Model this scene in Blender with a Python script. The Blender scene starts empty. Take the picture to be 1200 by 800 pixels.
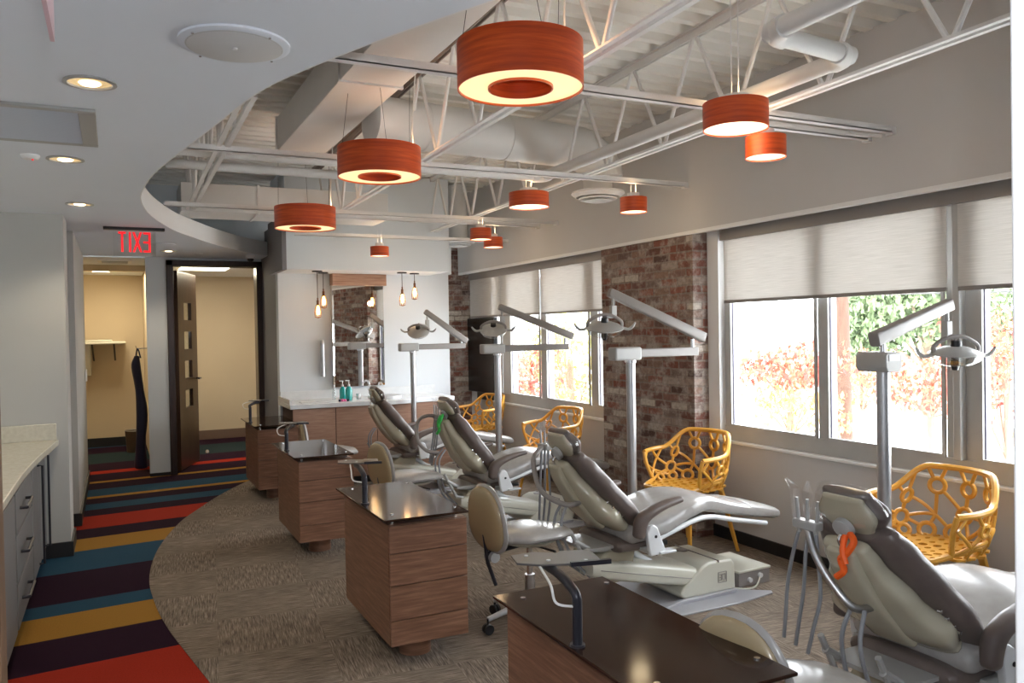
import bpy, bmesh, math, random
from mathutils import Vector, Matrix, Euler
random.seed(7)
S = bpy.context.scene
COL = S.collection
PI = math.pi

# ------------------------------------------------------------------ camera, world, sun, exposure
def setup_camera():
    yaw, pitch, roll = math.radians(26.1), math.radians(-0.84), math.radians(1.0)
    fw = Vector((math.sin(yaw) * math.cos(pitch), math.cos(yaw) * math.cos(pitch), math.sin(pitch)))
    r0 = Vector((math.cos(yaw), -math.sin(yaw), 0)); u0 = r0.cross(fw)
    r = r0 * math.cos(roll) - u0 * math.sin(roll)
    u = u0 * math.cos(roll) + r0 * math.sin(roll)
    cd = bpy.data.cameras.new('camera'); cam = bpy.data.objects.new('camera', cd); COL.objects.link(cam)
    m = Matrix((r, u, -fw)).transposed().to_4x4(); m.translation = Vector((0, 0, 1.5))
    cam.matrix_world = m
    cd.sensor_width = 36; cd.lens = 950 / 1200 * 36; cd.clip_start = 0.02; cd.clip_end = 300
    S.camera = cam
setup_camera()
S.view_settings.view_transform = 'Standard'; S.view_settings.look = 'None'
S.view_settings.gamma = 1.0; S.view_settings.use_curve_mapping = False
S.view_settings.exposure = 1.1
S.cycles.use_denoising = True
S.cycles.max_bounces = 10; S.cycles.diffuse_bounces = 5; S.cycles.transparent_max_bounces = 16
S.cycles.sample_clamp_indirect = 6.0
W = bpy.data.worlds.new('sky'); S.world = W; W.use_nodes = True
W.node_tree.nodes['Background'].inputs[0].default_value = (0.90, 0.95, 1.0, 1)
W.node_tree.nodes['Background'].inputs[1].default_value = 6.5
def light(name, kind, loc, energy, color=(1, 1, 1), size=0.1, rot=(0, 0, 0), sizey=None, spot=None, portal=False):
    d = bpy.data.lights.new(name, kind); d.energy = energy; d.color = color
    if kind == 'AREA':
        d.size = size
        if sizey: d.shape = 'RECTANGLE'; d.size_y = sizey
        if portal: d.cycles.is_portal = True
    elif kind == 'SUN': d.angle = size
    else: d.shadow_soft_size = size
    if kind == 'SPOT': d.spot_size = spot or 2.4; d.spot_blend = 0.6
    o = bpy.data.objects.new(name, d); COL.objects.link(o); o.location = loc; o.rotation_euler = rot
    return o
# sun high behind the building: it lights the garden outside, the roof keeps it off the room
sun_dir = Vector((0.62, 0.42, -0.80))
light('sun', 'SUN', (0, 0, 20), 2.6, (1, 0.96, 0.9), 0.01, rot=sun_dir.to_track_quat('-Z', 'Y').to_euler())
# windows: portals that guide the sky light in
light('sky_portal', 'AREA', (4.0, 3.3, 1.45), 1, size=1.5, sizey=2.5, rot=(0, math.radians(90), 0), portal=True)
light('sky_portal', 'AREA', (4.0, 6.9, 1.45), 1, size=1.5, sizey=2.5, rot=(0, math.radians(90), 0), portal=True)
# the photographer's flash on top of the camera
light('camera_flash', 'POINT', (0.04, -0.05, 1.64), 26.0, (0.95, 0.97, 1.0), 0.03)
# fluorescent troffers of the back rooms and hall cans
light('hall_lamp', 'AREA', (0.0, 11.2, 2.3), 9, (1, 0.86, 0.6), 0.6)
light('room_lamp', 'AREA', (1.2, 11.0, 2.3), 8, (1, 0.86, 0.64), 0.6)

# ------------------------------------------------------------------ helpers
def newbm(): return bmesh.new()
def box(bm, x0, x1, y0, y1, z0, z1, M=None):
    v = [bm.verts.new((x, y, z)) for x in (x0, x1) for y in (y0, y1) for z in (z0, z1)]
    if M is not None:
        for q in v: q.co = M @ q.co
    for f in ((0, 1, 3, 2), (4, 6, 7, 5), (0, 4, 5, 1), (2, 3, 7, 6), (0, 2, 6, 4), (1, 5, 7, 3)):
        bm.faces.new([v[i] for i in f])
    return bm
def frame_for(d):
    d = d.normalized(); a = Vector((0, 0, 1)) if abs(d.z) < 0.95 else Vector((0, 1, 0))
    s = d.cross(a).normalized(); return s, s.cross(d).normalized()
def tube(bm, pts, r, n=10, closed=False, caps=True, flat=None):
    pts = [Vector(p) for p in pts]; N = len(pts)
    rr = r if isinstance(r, (list, tuple)) else [r] * N
    rings = []; s = None
    for i, p in enumerate(pts):
        if closed: d = pts[(i + 1) % N] - pts[i - 1]
        else: d = pts[min(i + 1, N - 1)] - pts[max(i - 1, 0)]
        if d.length < 1e-9: d = Vector((0, 0, 1))
        d.normalize()
        if s is None: s, u = frame_for(d)
        else:
            s = (s - d * s.dot(d))
            if s.length < 1e-6: s, u = frame_for(d)
            s.normalize(); u = s.cross(d).normalized()
        if flat is not None and i == 0: pass
        rings.append([bm.verts.new(p + (s * math.cos(2 * PI * k / n) + u * math.sin(2 * PI * k / n)) * rr[i]) for k in range(n)])
    M = N if closed else N - 1
    for i in range(M):
        a, b = rings[i], rings[(i + 1) % N]
        for k in range(n): bm.faces.new((a[k], a[(k + 1) % n], b[(k + 1) % n], b[k]))
    if caps and not closed:
        bm.faces.new(rings[0][::-1]); bm.faces.new(rings[-1])
    return bm
def smooth_path(pts, k=6):
    pts = [Vector(p) for p in pts]; out = []
    for i in range(len(pts) - 1):
        p0, p1, p2, p3 = pts[max(i - 1, 0)], pts[i], pts[i + 1], pts[min(i + 2, len(pts) - 1)]
        for j in range(k):
            t = j / k
            out.append(0.5 * ((2 * p1) + (p2 - p0) * t + (2 * p0 - 5 * p1 + 4 * p2 - p3) * t * t + (3 * p1 - p0 - 3 * p2 + p3) * t ** 3))
    out.append(pts[-1]); return out
def cyl(bm, c, r, h, n=24, r2=None):
    c = Vector(c); r2 = r if r2 is None else r2
    a = [bm.verts.new(c + Vector((math.cos(2 * PI * k / n) * r, math.sin(2 * PI * k / n) * r, 0))) for k in range(n)]
    b = [bm.verts.new(c + Vector((math.cos(2 * PI * k / n) * r2, math.sin(2 * PI * k / n) * r2, h))) for k in range(n)]
    for k in range(n): bm.faces.new((a[k], a[(k + 1) % n], b[(k + 1) % n], b[k]))
    bm.faces.new(a[::-1]); bm.faces.new(b); return bm
def lathe(bm, prof, c=(0, 0, 0), n=28, M=None):
    c = Vector(c); rings = []
    for r, z in prof:
        if r < 1e-5: rings.append([bm.verts.new(c + Vector((0, 0, z)))])
        else: rings.append([bm.verts.new(c + Vector((math.cos(2 * PI * k / n) * r, math.sin(2 * PI * k / n) * r, z))) for k in range(n)])
    for a, b in zip(rings, rings[1:]):
        for k in range(n):
            k2 = (k + 1) % n
            if len(a) == 1 and len(b) == 1: continue
            if len(a) == 1: bm.faces.new((a[0], b[k2], b[k]))
            elif len(b) == 1: bm.faces.new((a[k], a[k2], b[0]))
            else: bm.faces.new((a[k], a[k2], b[k2], b[k]))
    if M is not None:
        for ring in rings:
            for v in ring: v.co = M @ v.co
    return bm
def prism(bm, poly, lo, hi, axis='y', M=None):
    # poly in the two other axes, extruded from lo to hi along axis
    def P(a, b, t): return {'y': (a, t, b), 'z': (a, b, t), 'x': (t, a, b)}[axis]
    A = [bm.verts.new(P(a, b, lo)) for a, b in poly]; B = [bm.verts.new(P(a, b, hi)) for a, b in poly]
    n = len(poly)
    for k in range(n): bm.faces.new((A[k], A[(k + 1) % n], B[(k + 1) % n], B[k]))
    bm.faces.new(A[::-1]); bm.faces.new(B)
    if M is not None:
        for v in A + B: v.co = M @ v.co
    return bm
def loft(bm, st, n=20, e=3.0, side=Vector((0, 1, 0))):
    # st: (point, half width, half thickness[, exponent]) ; superellipse sections square to the path
    rings = []; N = len(st)
    P = [Vector(s[0]) for s in st]
    for i, s in enumerate(st):
        d = (P[min(i + 1, N - 1)] - P[max(i - 1, 0)]).normalized()
        sd = (side - d * side.dot(d)).normalized(); up = sd.cross(d).normalized()
        ring = []
        for k in range(n):
            t = 2 * PI * k / n; c, q = math.cos(t), math.sin(t)
            x = math.copysign(abs(c) ** (2 / e), c) * s[1]; y = math.copysign(abs(q) ** (2 / e), q) * s[2]
            ring.append(bm.verts.new(P[i] + sd * x + up * y))
        rings.append(ring)
    for a, b in zip(rings, rings[1:]):
        for k in range(n): bm.faces.new((a[k], a[(k + 1) % n], b[(k + 1) % n], b[k]))
    bm.faces.new(rings[0][::-1]); bm.faces.new(rings[-1]); return bm
def rounded_loft(bm, path, hw, ht, k=5, n=24, e=3.2, side=Vector((0, 1, 0)), cap=0.7):
    # smooth path with interpolated sizes, ends rounded off
    m = len(path); pts = smooth_path(path, k); L = len(pts); st = []
    def ip(a, t):
        i = min(int(t), m - 2); f = t - i; f = f * f * (3 - 2 * f); return a[i] * (1 - f) + a[i + 1] * f
    hw = hw if isinstance(hw, (list, tuple)) else [hw] * m
    ht = ht if isinstance(ht, (list, tuple)) else [ht] * m
    d0 = (pts[1] - pts[0]).normalized(); d1 = (pts[-1] - pts[-2]).normalized()
    r = ht[0] * cap
    for a in (0.12, 0.5, 0.87):
        sc = math.sin(math.acos(1 - a)) if a < 1 else 1
        st.append((pts[0] - d0 * r * (1 - a), hw[0] - r * (1 - sc), ht[0] * sc))
    for i, p in enumerate(pts): st.append((p, ip(hw, i / k), ip(ht, i / k)))
    r = ht[-1] * cap
    for a in (0.87, 0.5, 0.12):
        sc = math.sin(math.acos(1 - a))
        st.append((pts[-1] + d1 * r * (1 - a), hw[-1] - r * (1 - sc), ht[-1] * sc))
    return loft(bm, st, n, e, side)
def obj(name, bm, mat, parent=None, label=None, smooth=False, bevel=0, seg=2):
    bmesh.ops.recalc_face_normals(bm, faces=bm.faces)
    me = bpy.data.meshes.new(name); bm.to_mesh(me); bm.free()
    if smooth:
        for p in me.polygons: p.use_smooth = True
        me.set_sharp_from_angle(angle=math.radians(40))
    if mat: me.materials.append(mat)
    o = bpy.data.objects.new(name, me); COL.objects.link(o)
    if parent: o.parent = parent
    if bevel:
        b = o.modifiers.new('bevel', 'BEVEL'); b.width = bevel; b.segments = seg; b.limit_method = 'ANGLE'; b.angle_limit = math.radians(35)
        for p in me.polygons: p.use_smooth = True
        me.set_sharp_from_angle(angle=math.radians(40)) if not smooth else None
        b.harden_normals = False
    if label: o['label'] = label
    return o
def thing(name, label, cat, loc=(0, 0, 0), rz=0, group=None):
    o = bpy.data.objects.new(name, None); COL.objects.link(o); o.location = loc; o.rotation_euler = (0, 0, rz)
    o.empty_display_size = 0.1
    o['label'] = label; o['category'] = cat
    if group: o['group'] = group
    return o
def tag(o, label, cat, group=None, kind=None):
    o['label'] = label; o['category'] = cat
    if group: o['group'] = group
    if kind: o['kind'] = kind
    return o
def struct(name, bm, mat, label=None, cat=None, bevel=0, smooth=False):
    o = obj(name, bm, mat, bevel=bevel, smooth=smooth); o['kind'] = 'structure'
    if label: o['label'] = label
    if cat: o['category'] = cat
    return o
def sbox(name, x0, x1, y0, y1, z0, z1, mat, label=None, cat=None, bevel=0):
    return struct(name, box(newbm(), x0, x1, y0, y1, z0, z1), mat, label, cat, bevel)
def dup(root, loc, rz=None, label=None, group=None):
    r = root.copy(); COL.objects.link(r); r.location = loc
    if rz is not None: r.rotation_euler = (0, 0, rz)
    if label: r['label'] = label
    if group: r['group'] = group
    for ch in list(root.children):
        c = ch.copy(); COL.objects.link(c); c.parent = r
        for g in list(ch.children):
            d = g.copy(); COL.objects.link(d); d.parent = c
    return r

# ------------------------------------------------------------------ materials
def mat(name, col, rough=0.5, metal=0.0, spec=None, coat=0, emit=None, es=0):
    m = bpy.data.materials.new(name); m.use_nodes = True; b = m.node_tree.nodes['Principled BSDF']
    b.inputs['Base Color'].default_value = (*col, 1); b.inputs['Roughness'].default_value = rough; b.inputs['Metallic'].default_value = metal
    if spec is not None: b.inputs['Specular IOR Level'].default_value = spec
    if coat: b.inputs['Coat Weight'].default_value = coat; b.inputs['Coat Roughness'].default_value = 0.08
    if emit: b.inputs['Emission Color'].default_value = (*emit, 1); b.inputs['Emission Strength'].default_value = es
    return m
def nodes(m): return m.node_tree, m.node_tree.nodes['Principled BSDF']
def add(nt, t, **kw):
    n = nt.nodes.new(t)
    for k, v in kw.items(): setattr(n, k, v)
    return n
def ramp(nt, fac, stops, interp='LINEAR'):
    r = add(nt, 'ShaderNodeValToRGB'); cr = r.color_ramp; cr.interpolation = interp
    while len(cr.elements) > 1: cr.elements.remove(cr.elements[-1])
    cr.elements[0].position = stops[0][0]; cr.elements[0].color = (*stops[0][1], 1)
    for p, c in stops[1:]:
        e = cr.elements.new(p); e.color = (*c, 1)
    nt.links.new(fac, r.inputs[0]); return r.outputs[0]
def objco(nt, scale=(1, 1, 1), rot=(0, 0, 0)):
    tc = add(nt, 'ShaderNodeTexCoord'); mp = add(nt, 'ShaderNodeMapping')
    mp.inputs['Scale'].default_value = scale; mp.inputs['Rotation'].default_value = rot
    nt.links.new(tc.outputs['Object'], mp.inputs[0]); return mp.outputs[0]
def noise(nt, vec, scale, detail=4, rough=0.5):
    n = add(nt, 'ShaderNodeTexNoise'); n.inputs['Scale'].default_value = scale; n.inputs['Detail'].default_value = detail
    n.inputs['Roughness'].default_value = rough; nt.links.new(vec, n.inputs['Vector']); return n.outputs['Fac']
def bump(nt, b, h, strength=0.2, dist=0.01):
    n = add(nt, 'ShaderNodeBump'); n.inputs['Strength'].default_value = strength; n.inputs['Distance'].default_value = dist
    nt.links.new(h, n.inputs['Height']); nt.links.new(n.outputs[0], b.inputs['Normal'])
def wood(name, c1, c2, c3, scale=(1, 1, 14), rough=0.45, coat=0.0, nscale=3.0):
    m = mat(name, c1, rough, coat=coat); nt, b = nodes(m)
    v = objco(nt, scale); f = noise(nt, v, nscale, 7, 0.6)
    nt.links.new(ramp(nt, f, [(0.3, c1), (0.5, c2), (0.68, c3)]), b.inputs['Base Color'])
    v2 = objco(nt, (scale[0] * 2, scale[1] * 2, scale[2] * 5)); bump(nt, b, noise(nt, v2, nscale * 3, 4), 0.12, 0.003)
    return m
def mottled(name, c1, c2, scale=3, rough=0.6, bs=0.0, metal=0.0, lo=0.35, hi=0.65):
    m = mat(name, c1, rough, metal); nt, b = nodes(m); v = objco(nt)
    f = noise(nt, v, scale, 5); nt.links.new(ramp(nt, f, [(lo, c1), (hi, c2)]), b.inputs['Base Color'])
    if bs: bump(nt, b, noise(nt, v, scale * 30, 3), bs, 0.002)
    return m

M = {}
M['ceiling'] = mottled('ceiling_paint', (0.76, 0.80, 0.86), (0.78, 0.82, 0.88), 1.2, 0.8, 0.05)
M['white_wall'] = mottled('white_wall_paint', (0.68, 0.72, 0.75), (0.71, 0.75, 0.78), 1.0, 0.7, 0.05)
M['soft_grey_wall'] = mottled('soft_grey_wall_paint', (0.50, 0.50, 0.48), (0.53, 0.53, 0.51), 1.0, 0.75, 0.05)
M['grey_wall'] = mottled('warm_grey_wall_paint', (0.57, 0.56, 0.555), (0.60, 0.59, 0.585), 1.0, 0.75, 0.05)
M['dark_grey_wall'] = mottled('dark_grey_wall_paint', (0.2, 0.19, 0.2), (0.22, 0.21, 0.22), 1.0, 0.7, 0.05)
M['hall_wall'] = mottled('tan_wall_paint', (0.60, 0.50, 0.36), (0.64, 0.54, 0.39), 1.0, 0.75, 0.05)
M['deck'] = mottled('painted_deck', (0.82, 0.81, 0.76), (0.88, 0.87, 0.82), 2.0, 0.6)
M['steel_white'] = mottled('white_painted_steel', (0.76, 0.75, 0.74), (0.83, 0.82, 0.81), 4.0, 0.5)
M['steel_brown'] = mottled('primed_brown_steel', (0.30, 0.26, 0.23), (0.36, 0.31, 0.27), 4.0, 0.55)
M['duct'] = mottled('painted_duct', (0.70, 0.695, 0.68), (0.76, 0.755, 0.74), 1.5, 0.55)
M['trim_white'] = mat('white_trim', (0.8, 0.8, 0.8), 0.5)
M['black_base'] = mat('black_rubber_base', (0.012, 0.011, 0.012), 0.5)
M['frame'] = mottled('window_frame_aluminium', (0.42, 0.42, 0.41), (0.5, 0.5, 0.49), 3, 0.45)
M['frame_dark'] = mat('window_gasket', (0.10, 0.09, 0.14), 0.5)
M['dark_wood'] = wood('espresso_door_wood', (0.022, 0.010, 0.008), (0.035, 0.017, 0.013), (0.05, 0.026, 0.02), (14, 14, 1), 0.3, 0.2)
M['leaf_wood'] = wood('stained_door_leaf', (0.045, 0.02, 0.012), (0.065, 0.032, 0.018), (0.09, 0.047, 0.027), (14, 14, 1), 0.35, 0.2)
M['oak'] = wood('light_oak', (0.12, 0.06, 0.028), (0.16, 0.085, 0.042), (0.20, 0.11, 0.055), (12, 12, 1), 0.5)
M['laminate'] = wood('brown_oak_laminate', (0.14, 0.062, 0.035), (0.21, 0.10, 0.057), (0.31, 0.16, 0.098), (1.6, 1.6, 26), 0.42)
M['vanity_laminate'] = wood('light_brown_laminate', (0.26, 0.135, 0.085), (0.34, 0.19, 0.125), (0.42, 0.25, 0.17), (1.6, 1.6, 26), 0.42)
M['lam_dark'] = mat('laminate_reveal', (0.05, 0.022, 0.014), 0.6)
M['lamp_wood'] = wood('cherry_veneer', (0.42, 0.045, 0.008), (0.60, 0.075, 0.012), (0.74, 0.12, 0.02), (1.2, 1.2, 20), 0.4)
M['shade_em'] = mat('lamp_diffuser', (0.6, 0.5, 0.3), 0.6, emit=(1.0, 0.82, 0.40), es=0.5)
M['drum_em'] = mat('drum_diffuser', (0.6, 0.55, 0.4), 0.6, emit=(1.0, 0.90, 0.62), es=0.75)
M['bulb'] = mat('filament_bulb', (1, 0.8, 0.5), 0.3, emit=(1.0, 0.5, 0.14), es=6)
M['can_em'] = mat('downlight_lamp', (1, 0.95, 0.8), 0.5, emit=(1.0, 0.9, 0.68), es=2.2)
M['panel_em'] = mat('light_panel', (1, 1, 0.9), 0.5, emit=(1.0, 0.9, 0.66), es=3.5)
M['exit_em'] = mat('exit_red', (0.6, 0.005, 0.01), 0.5, emit=(1.0, 0.008, 0.015), es=0.55)
M['chrome'] = mat('chrome', (0.75, 0.75, 0.76), 0.15, 1.0)
M['brushed'] = mottled('brushed_steel', (0.5, 0.5, 0.51), (0.6, 0.6, 0.61), 8, 0.32, metal=1.0)
M['alu_base'] = mat('cast_aluminium', (0.62, 0.63, 0.66), 0.35, 0.7)
M['light_grey'] = mat('light_grey_enamel', (0.40, 0.40, 0.39), 0.35)
M['arm_grey'] = mat('warm_grey_enamel', (0.27, 0.25, 0.24), 0.4)
M['taupe'] = mottled('taupe_vinyl', (0.125, 0.098, 0.088), (0.145, 0.113, 0.10), 20, 0.34)
M['taupe_light'] = mottled('seat_vinyl', (0.36, 0.345, 0.33), (0.40, 0.385, 0.37), 20, 0.22)
M['beige'] = mat('beige_shell_plastic', (0.47, 0.435, 0.33), 0.2, coat=0.4)
M['beige_dark'] = mat('beige_stool_shell', (0.37, 0.285, 0.165), 0.2, coat=0.5)
M['cream'] = mat('cream_plastic', (0.62, 0.61, 0.52), 0.28, coat=0.2)
M['white_plastic'] = mat('white_plastic', (0.72, 0.74, 0.76), 0.25, coat=0.2)
M['plate'] = mat('grey_base_plate', (0.40, 0.40, 0.43), 0.3, 0.2)
M['black'] = mat('black_plastic', (0.015, 0.015, 0.017), 0.35)
M['tray'] = mat('dull_grey_tray', (0.13, 0.12, 0.115), 0.35, 0.3)
M['black_panel'] = mat('black_screen', (0.01, 0.009, 0.010), 0.25)
M['dark_metal'] = mat('dark_bronze_metal', (0.035, 0.035, 0.045), 0.3, 0.4)
M['hose'] = mat('grey_hose', (0.26, 0.27, 0.29), 0.4)
M['tubew'] = mat('white_tubing', (0.72, 0.72, 0.70), 0.35)
M['yellow'] = mat('mustard_yellow_plastic', (0.72, 0.36, 0.05), 0.32, coat=0.15)
M['orange'] = mat('orange_strap', (0.95, 0.13, 0.01), 0.5)
M['green'] = mat('green_strap', (0.05, 0.55, 0.10), 0.5)
M['counter'] = mottled('white_quartz', (0.74, 0.76, 0.77), (0.8, 0.82, 0.83), 14, 0.18)
M['counter_beige'] = mottled('cream_quartz', (0.60, 0.57, 0.47), (0.68, 0.65, 0.55), 40, 0.25)
M['grey_lam'] = mat('grey_cabinet_laminate', (0.17, 0.17, 0.17), 0.5)
M['teal'] = mat('teal_soap', (0.02, 0.42, 0.40), 0.15, coat=0.5)
M['pink'] = mat('pink_plastic', (0.75, 0.15, 0.35), 0.4)
M['navy'] = mat('navy_apron', (0.012, 0.013, 0.05), 0.6)
M['pole'] = wood('weathered_pole', (0.055, 0.026, 0.015), (0.08, 0.04, 0.024), (0.11, 0.058, 0.036), (6, 6, 1), 0.8)
M['bark'] = mat('bark', (0.2, 0.15, 0.11), 0.9)
M['ground'] = mottled('pale_gravel_ground', (0.75, 0.74, 0.7), (0.85, 0.84, 0.8), 4, 0.9)
M['siding'] = mottled('white_siding', (0.8, 0.8, 0.8), (0.86, 0.86, 0.86), 1, 0.7)
M['wire'] = mat('black_wire', (0.03, 0.03, 0.03), 0.6)

def leafm(name, c1, c2):
    m = mat(name, c1, 0.6); nt, b = nodes(m)
    g = add(nt, 'ShaderNodeNewGeometry')
    nt.links.new(ramp(nt, g.outputs['Random Per Island'], [(0.0, c1), (1.0, c2)]), b.inputs['Base Color'])
    return m
M['leaf_green'] = leafm('green_leaves', (0.07, 0.11, 0.05), (0.19, 0.25, 0.12))
M['leaf_red'] = leafm('red_leaves', (0.35, 0.04, 0.03), (0.6, 0.16, 0.08))
M['leaf_orange'] = leafm('orange_leaves', (0.6, 0.2, 0.06), (0.72, 0.45, 0.14))
M['leaf_yellow'] = leafm('yellow_green_leaves', (0.3, 0.34, 0.08), (0.62, 0.52, 0.16))

# brick: reclaimed, whitewashed in patches
def brick_mat():
    m = mat('reclaimed_brick', (0.3, 0.1, 0.07), 0.85); nt, b = nodes(m)
    tc = add(nt, 'ShaderNodeNewGeometry'); sp = add(nt, 'ShaderNodeSeparateXYZ'); nt.links.new(tc.outputs['Position'], sp.inputs[0])
    ad = add(nt, 'ShaderNodeMath', operation='ADD'); nt.links.new(sp.outputs[0], ad.inputs[0]); nt.links.new(sp.outputs[1], ad.inputs[1])
    cb = add(nt, 'ShaderNodeCombineXYZ'); nt.links.new(ad.outputs[0], cb.inputs[0]); nt.links.new(sp.outputs[2], cb.inputs[1])
    wob = noise(nt, cb.outputs[0], 9, 3)
    mx = add(nt, 'ShaderNodeMixRGB'); mx.inputs[0].default_value = 0.02
    nt.links.new(cb.outputs[0], mx.inputs[1]); 
    nz = add(nt, 'ShaderNodeTexNoise'); nz.inputs['Scale'].default_value = 9; nt.links.new(cb.outputs[0], nz.inputs['Vector']); nt.links.new(nz.outputs['Color'], mx.inputs[2])
    br = add(nt, 'ShaderNodeTexBrick'); nt.links.new(mx.outputs[0], br.inputs['Vector'])
    br.inputs['Scale'].default_value = 1.0; br.inputs['Brick Width'].default_value = 0.19; br.inputs['Row Height'].default_value = 0.059
    br.inputs['Mortar Size'].default_value = 0.0075; br.inputs['Mortar Smooth'].default_value = 0.25; br.inputs['Bias'].default_value = 0.0
    br.inputs['Color1'].default_value = (0, 0, 0, 1); br.inputs['Color2'].default_value = (1, 1, 1, 1); br.inputs['Mortar'].default_value = (0.5, 0.5, 0.5, 1)
    col = ramp(nt, br.outputs['Color'], [(0.0, (0.085, 0.05, 0.042)), (0.2, (0.22, 0.075, 0.048)), (0.36, (0.15, 0.095, 0.08)), (0.5, (0.27, 0.10, 0.065)), (0.66, (0.19, 0.135, 0.115)), (0.8, (0.25, 0.15, 0.11)), (0.9, (0.32, 0.25, 0.21)), (1.0, (0.55, 0.49, 0.42))])
    mm = add(nt, 'ShaderNodeMixRGB'); nt.links.new(br.outputs['Fac'], mm.inputs[0]); nt.links.new(col, mm.inputs[1]); mm.inputs[2].default_value = (0.24, 0.19, 0.16, 1)
    pt = noise(nt, cb.outputs[0], 7, 8, 0.72)
    pf = ramp(nt, pt, [(0.47, (0, 0, 0)), (0.62, (0.8, 0.8, 0.8))])
    mw = add(nt, 'ShaderNodeMixRGB'); nt.links.new(pf, mw.inputs[0]); nt.links.new(mm.outputs[0], mw.inputs[1]); mw.inputs[2].default_value = (0.44, 0.39, 0.35, 1)
    dk = noise(nt, cb.outputs[0], 30, 5, 0.7)
    md = add(nt, 'ShaderNodeMixRGB', blend_type='MULTIPLY'); md.inputs[0].default_value = 0.7
    nt.links.new(mw.outputs[0], md.inputs[1]); nt.links.new(ramp(nt, dk, [(0.3, (0.55, 0.52, 0.5)), (0.6, (1.1, 1.1, 1.1))]), md.inputs[2])
    nt.links.new(md.outputs[0], b.inputs['Base Color'])
    h = add(nt, 'ShaderNodeMath', operation='SUBTRACT'); nt.links.new(dk, h.inputs[0]); nt.links.new(br.outputs['Fac'], h.inputs[1])
    bump(nt, b, h.outputs[0], 0.7, 0.006)
    return m
M['brick'] = brick_mat()

def stripes_mat():
    m = mat('striped_carpet', (0.03, 0.01, 0.03), 0.95, spec=0.1); nt, b = nodes(m)
    tc = add(nt, 'ShaderNodeNewGeometry'); sp = add(nt, 'ShaderNodeSeparateXYZ'); nt.links.new(tc.outputs['Position'], sp.inputs[0])
    k = add(nt, 'ShaderNodeMath', operation='MULTIPLY'); k.inputs[1].default_value = -SLOPE; nt.links.new(sp.outputs[0], k.inputs[0])
    a = add(nt, 'ShaderNodeMath', operation='ADD'); nt.links.new(k.outputs[0], a.inputs[0]); nt.links.new(sp.outputs[1], a.inputs[1])
    d = add(nt, 'ShaderNodeMath', operation='DIVIDE'); d.inputs[1].default_value = 14.0; nt.links.new(a.outputs[0], d.inputs[0])
    P, B, Y, R, G = (0.021, 0.006, 0.018), (0.022, 0.068, 0.115), (0.33, 0.17, 0.032), (0.34, 0.026, 0.012), (0.02, 0.036, 0.042)
    bands = [(0, P), (1.2, B), (1.7, Y), (2.2, P), (2.8, R), (3.2, P), (3.6, R), (4.18, P), (4.62, Y), (5.0, B), (5.2, P), (5.86, B), (6.42, Y), (6.80, P), (7.12, R), (7.62, P), (7.9, B), (8.2, P), (8.47, Y), (8.57, B), (8.95, P), (9.3, Y), (9.42, P), (9.95, R), (10.15, P), (10.75, G), (11.7, P), (12.3, B)]
    c1 = ramp(nt, d.outputs[0], [(p / 14.0, c) for p, c in bands], 'CONSTANT')
    f = noise(nt, tc.outputs['Position'], 160, 3, 0.7)
    mx = add(nt, 'ShaderNodeMixRGB', blend_type='MULTIPLY'); mx.inputs[0].default_value = 0.6
    nt.links.new(c1, mx.inputs[1]); nt.links.new(ramp(nt, f, [(0.3, (0.6, 0.6, 0.6)), (0.7, (1.25, 1.25, 1.25))]), mx.inputs[2])
    nt.links.new(mx.outputs[0], b.inputs['Base Color']); bump(nt, b, f, 0.5, 0.004)
    return m
SLOPE = 0.10
M['stripes'] = stripes_mat()
def tile_carpet():
    m = mat('taupe_carpet_tiles', (0.2, 0.16, 0.12), 0.95, spec=0.1); nt, b = nodes(m)
    g = add(nt, 'ShaderNodeNewGeometry'); T = 0.5
    mp = add(nt, 'ShaderNodeMapping'); mp.inputs['Rotation'].default_value = (0, 0, 0.10); nt.links.new(g.outputs['Position'], mp.inputs[0])
    ck = add(nt, 'ShaderNodeTexChecker'); ck.inputs['Scale'].default_value = 1 / T
    ck.inputs[1].default_value = (1, 1, 1, 1); ck.inputs[2].default_value = (0, 0, 0, 1); nt.links.new(mp.outputs[0], ck.inputs[0])
    def lines(sc):
        q = add(nt, 'ShaderNodeMapping'); q.inputs['Scale'].default_value = sc; nt.links.new(mp.outputs[0], q.inputs[0])
        return noise(nt, q.outputs[0], 1.0, 3, 0.65)
    la, lb = lines((150, 9, 1)), lines((9, 150, 1))
    mx = add(nt, 'ShaderNodeMixRGB'); nt.links.new(ck.outputs['Fac'], mx.inputs[0]); nt.links.new(la, mx.inputs[1]); nt.links.new(lb, mx.inputs[2])
    big = noise(nt, mp.outputs[0], 2.5, 3)
    sh = add(nt, 'ShaderNodeMixRGB', blend_type='MULTIPLY'); sh.inputs[0].default_value = 0.5
    nt.links.new(ramp(nt, mx.outputs[0], [(0.33, (0.10, 0.078, 0.06)), (0.5, (0.20, 0.16, 0.125)), (0.67, (0.34, 0.28, 0.225))]), sh.inputs[1])
    nt.links.new(ramp(nt, big, [(0.3, (0.7, 0.7, 0.7)), (0.7, (1.2, 1.2, 1.2))]), sh.inputs[2])
    nt.links.new(sh.outputs[0], b.inputs['Base Color']); bump(nt, b, mx.outputs[0], 0.5, 0.004)
    return m
M['tiles'] = tile_carpet()
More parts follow.
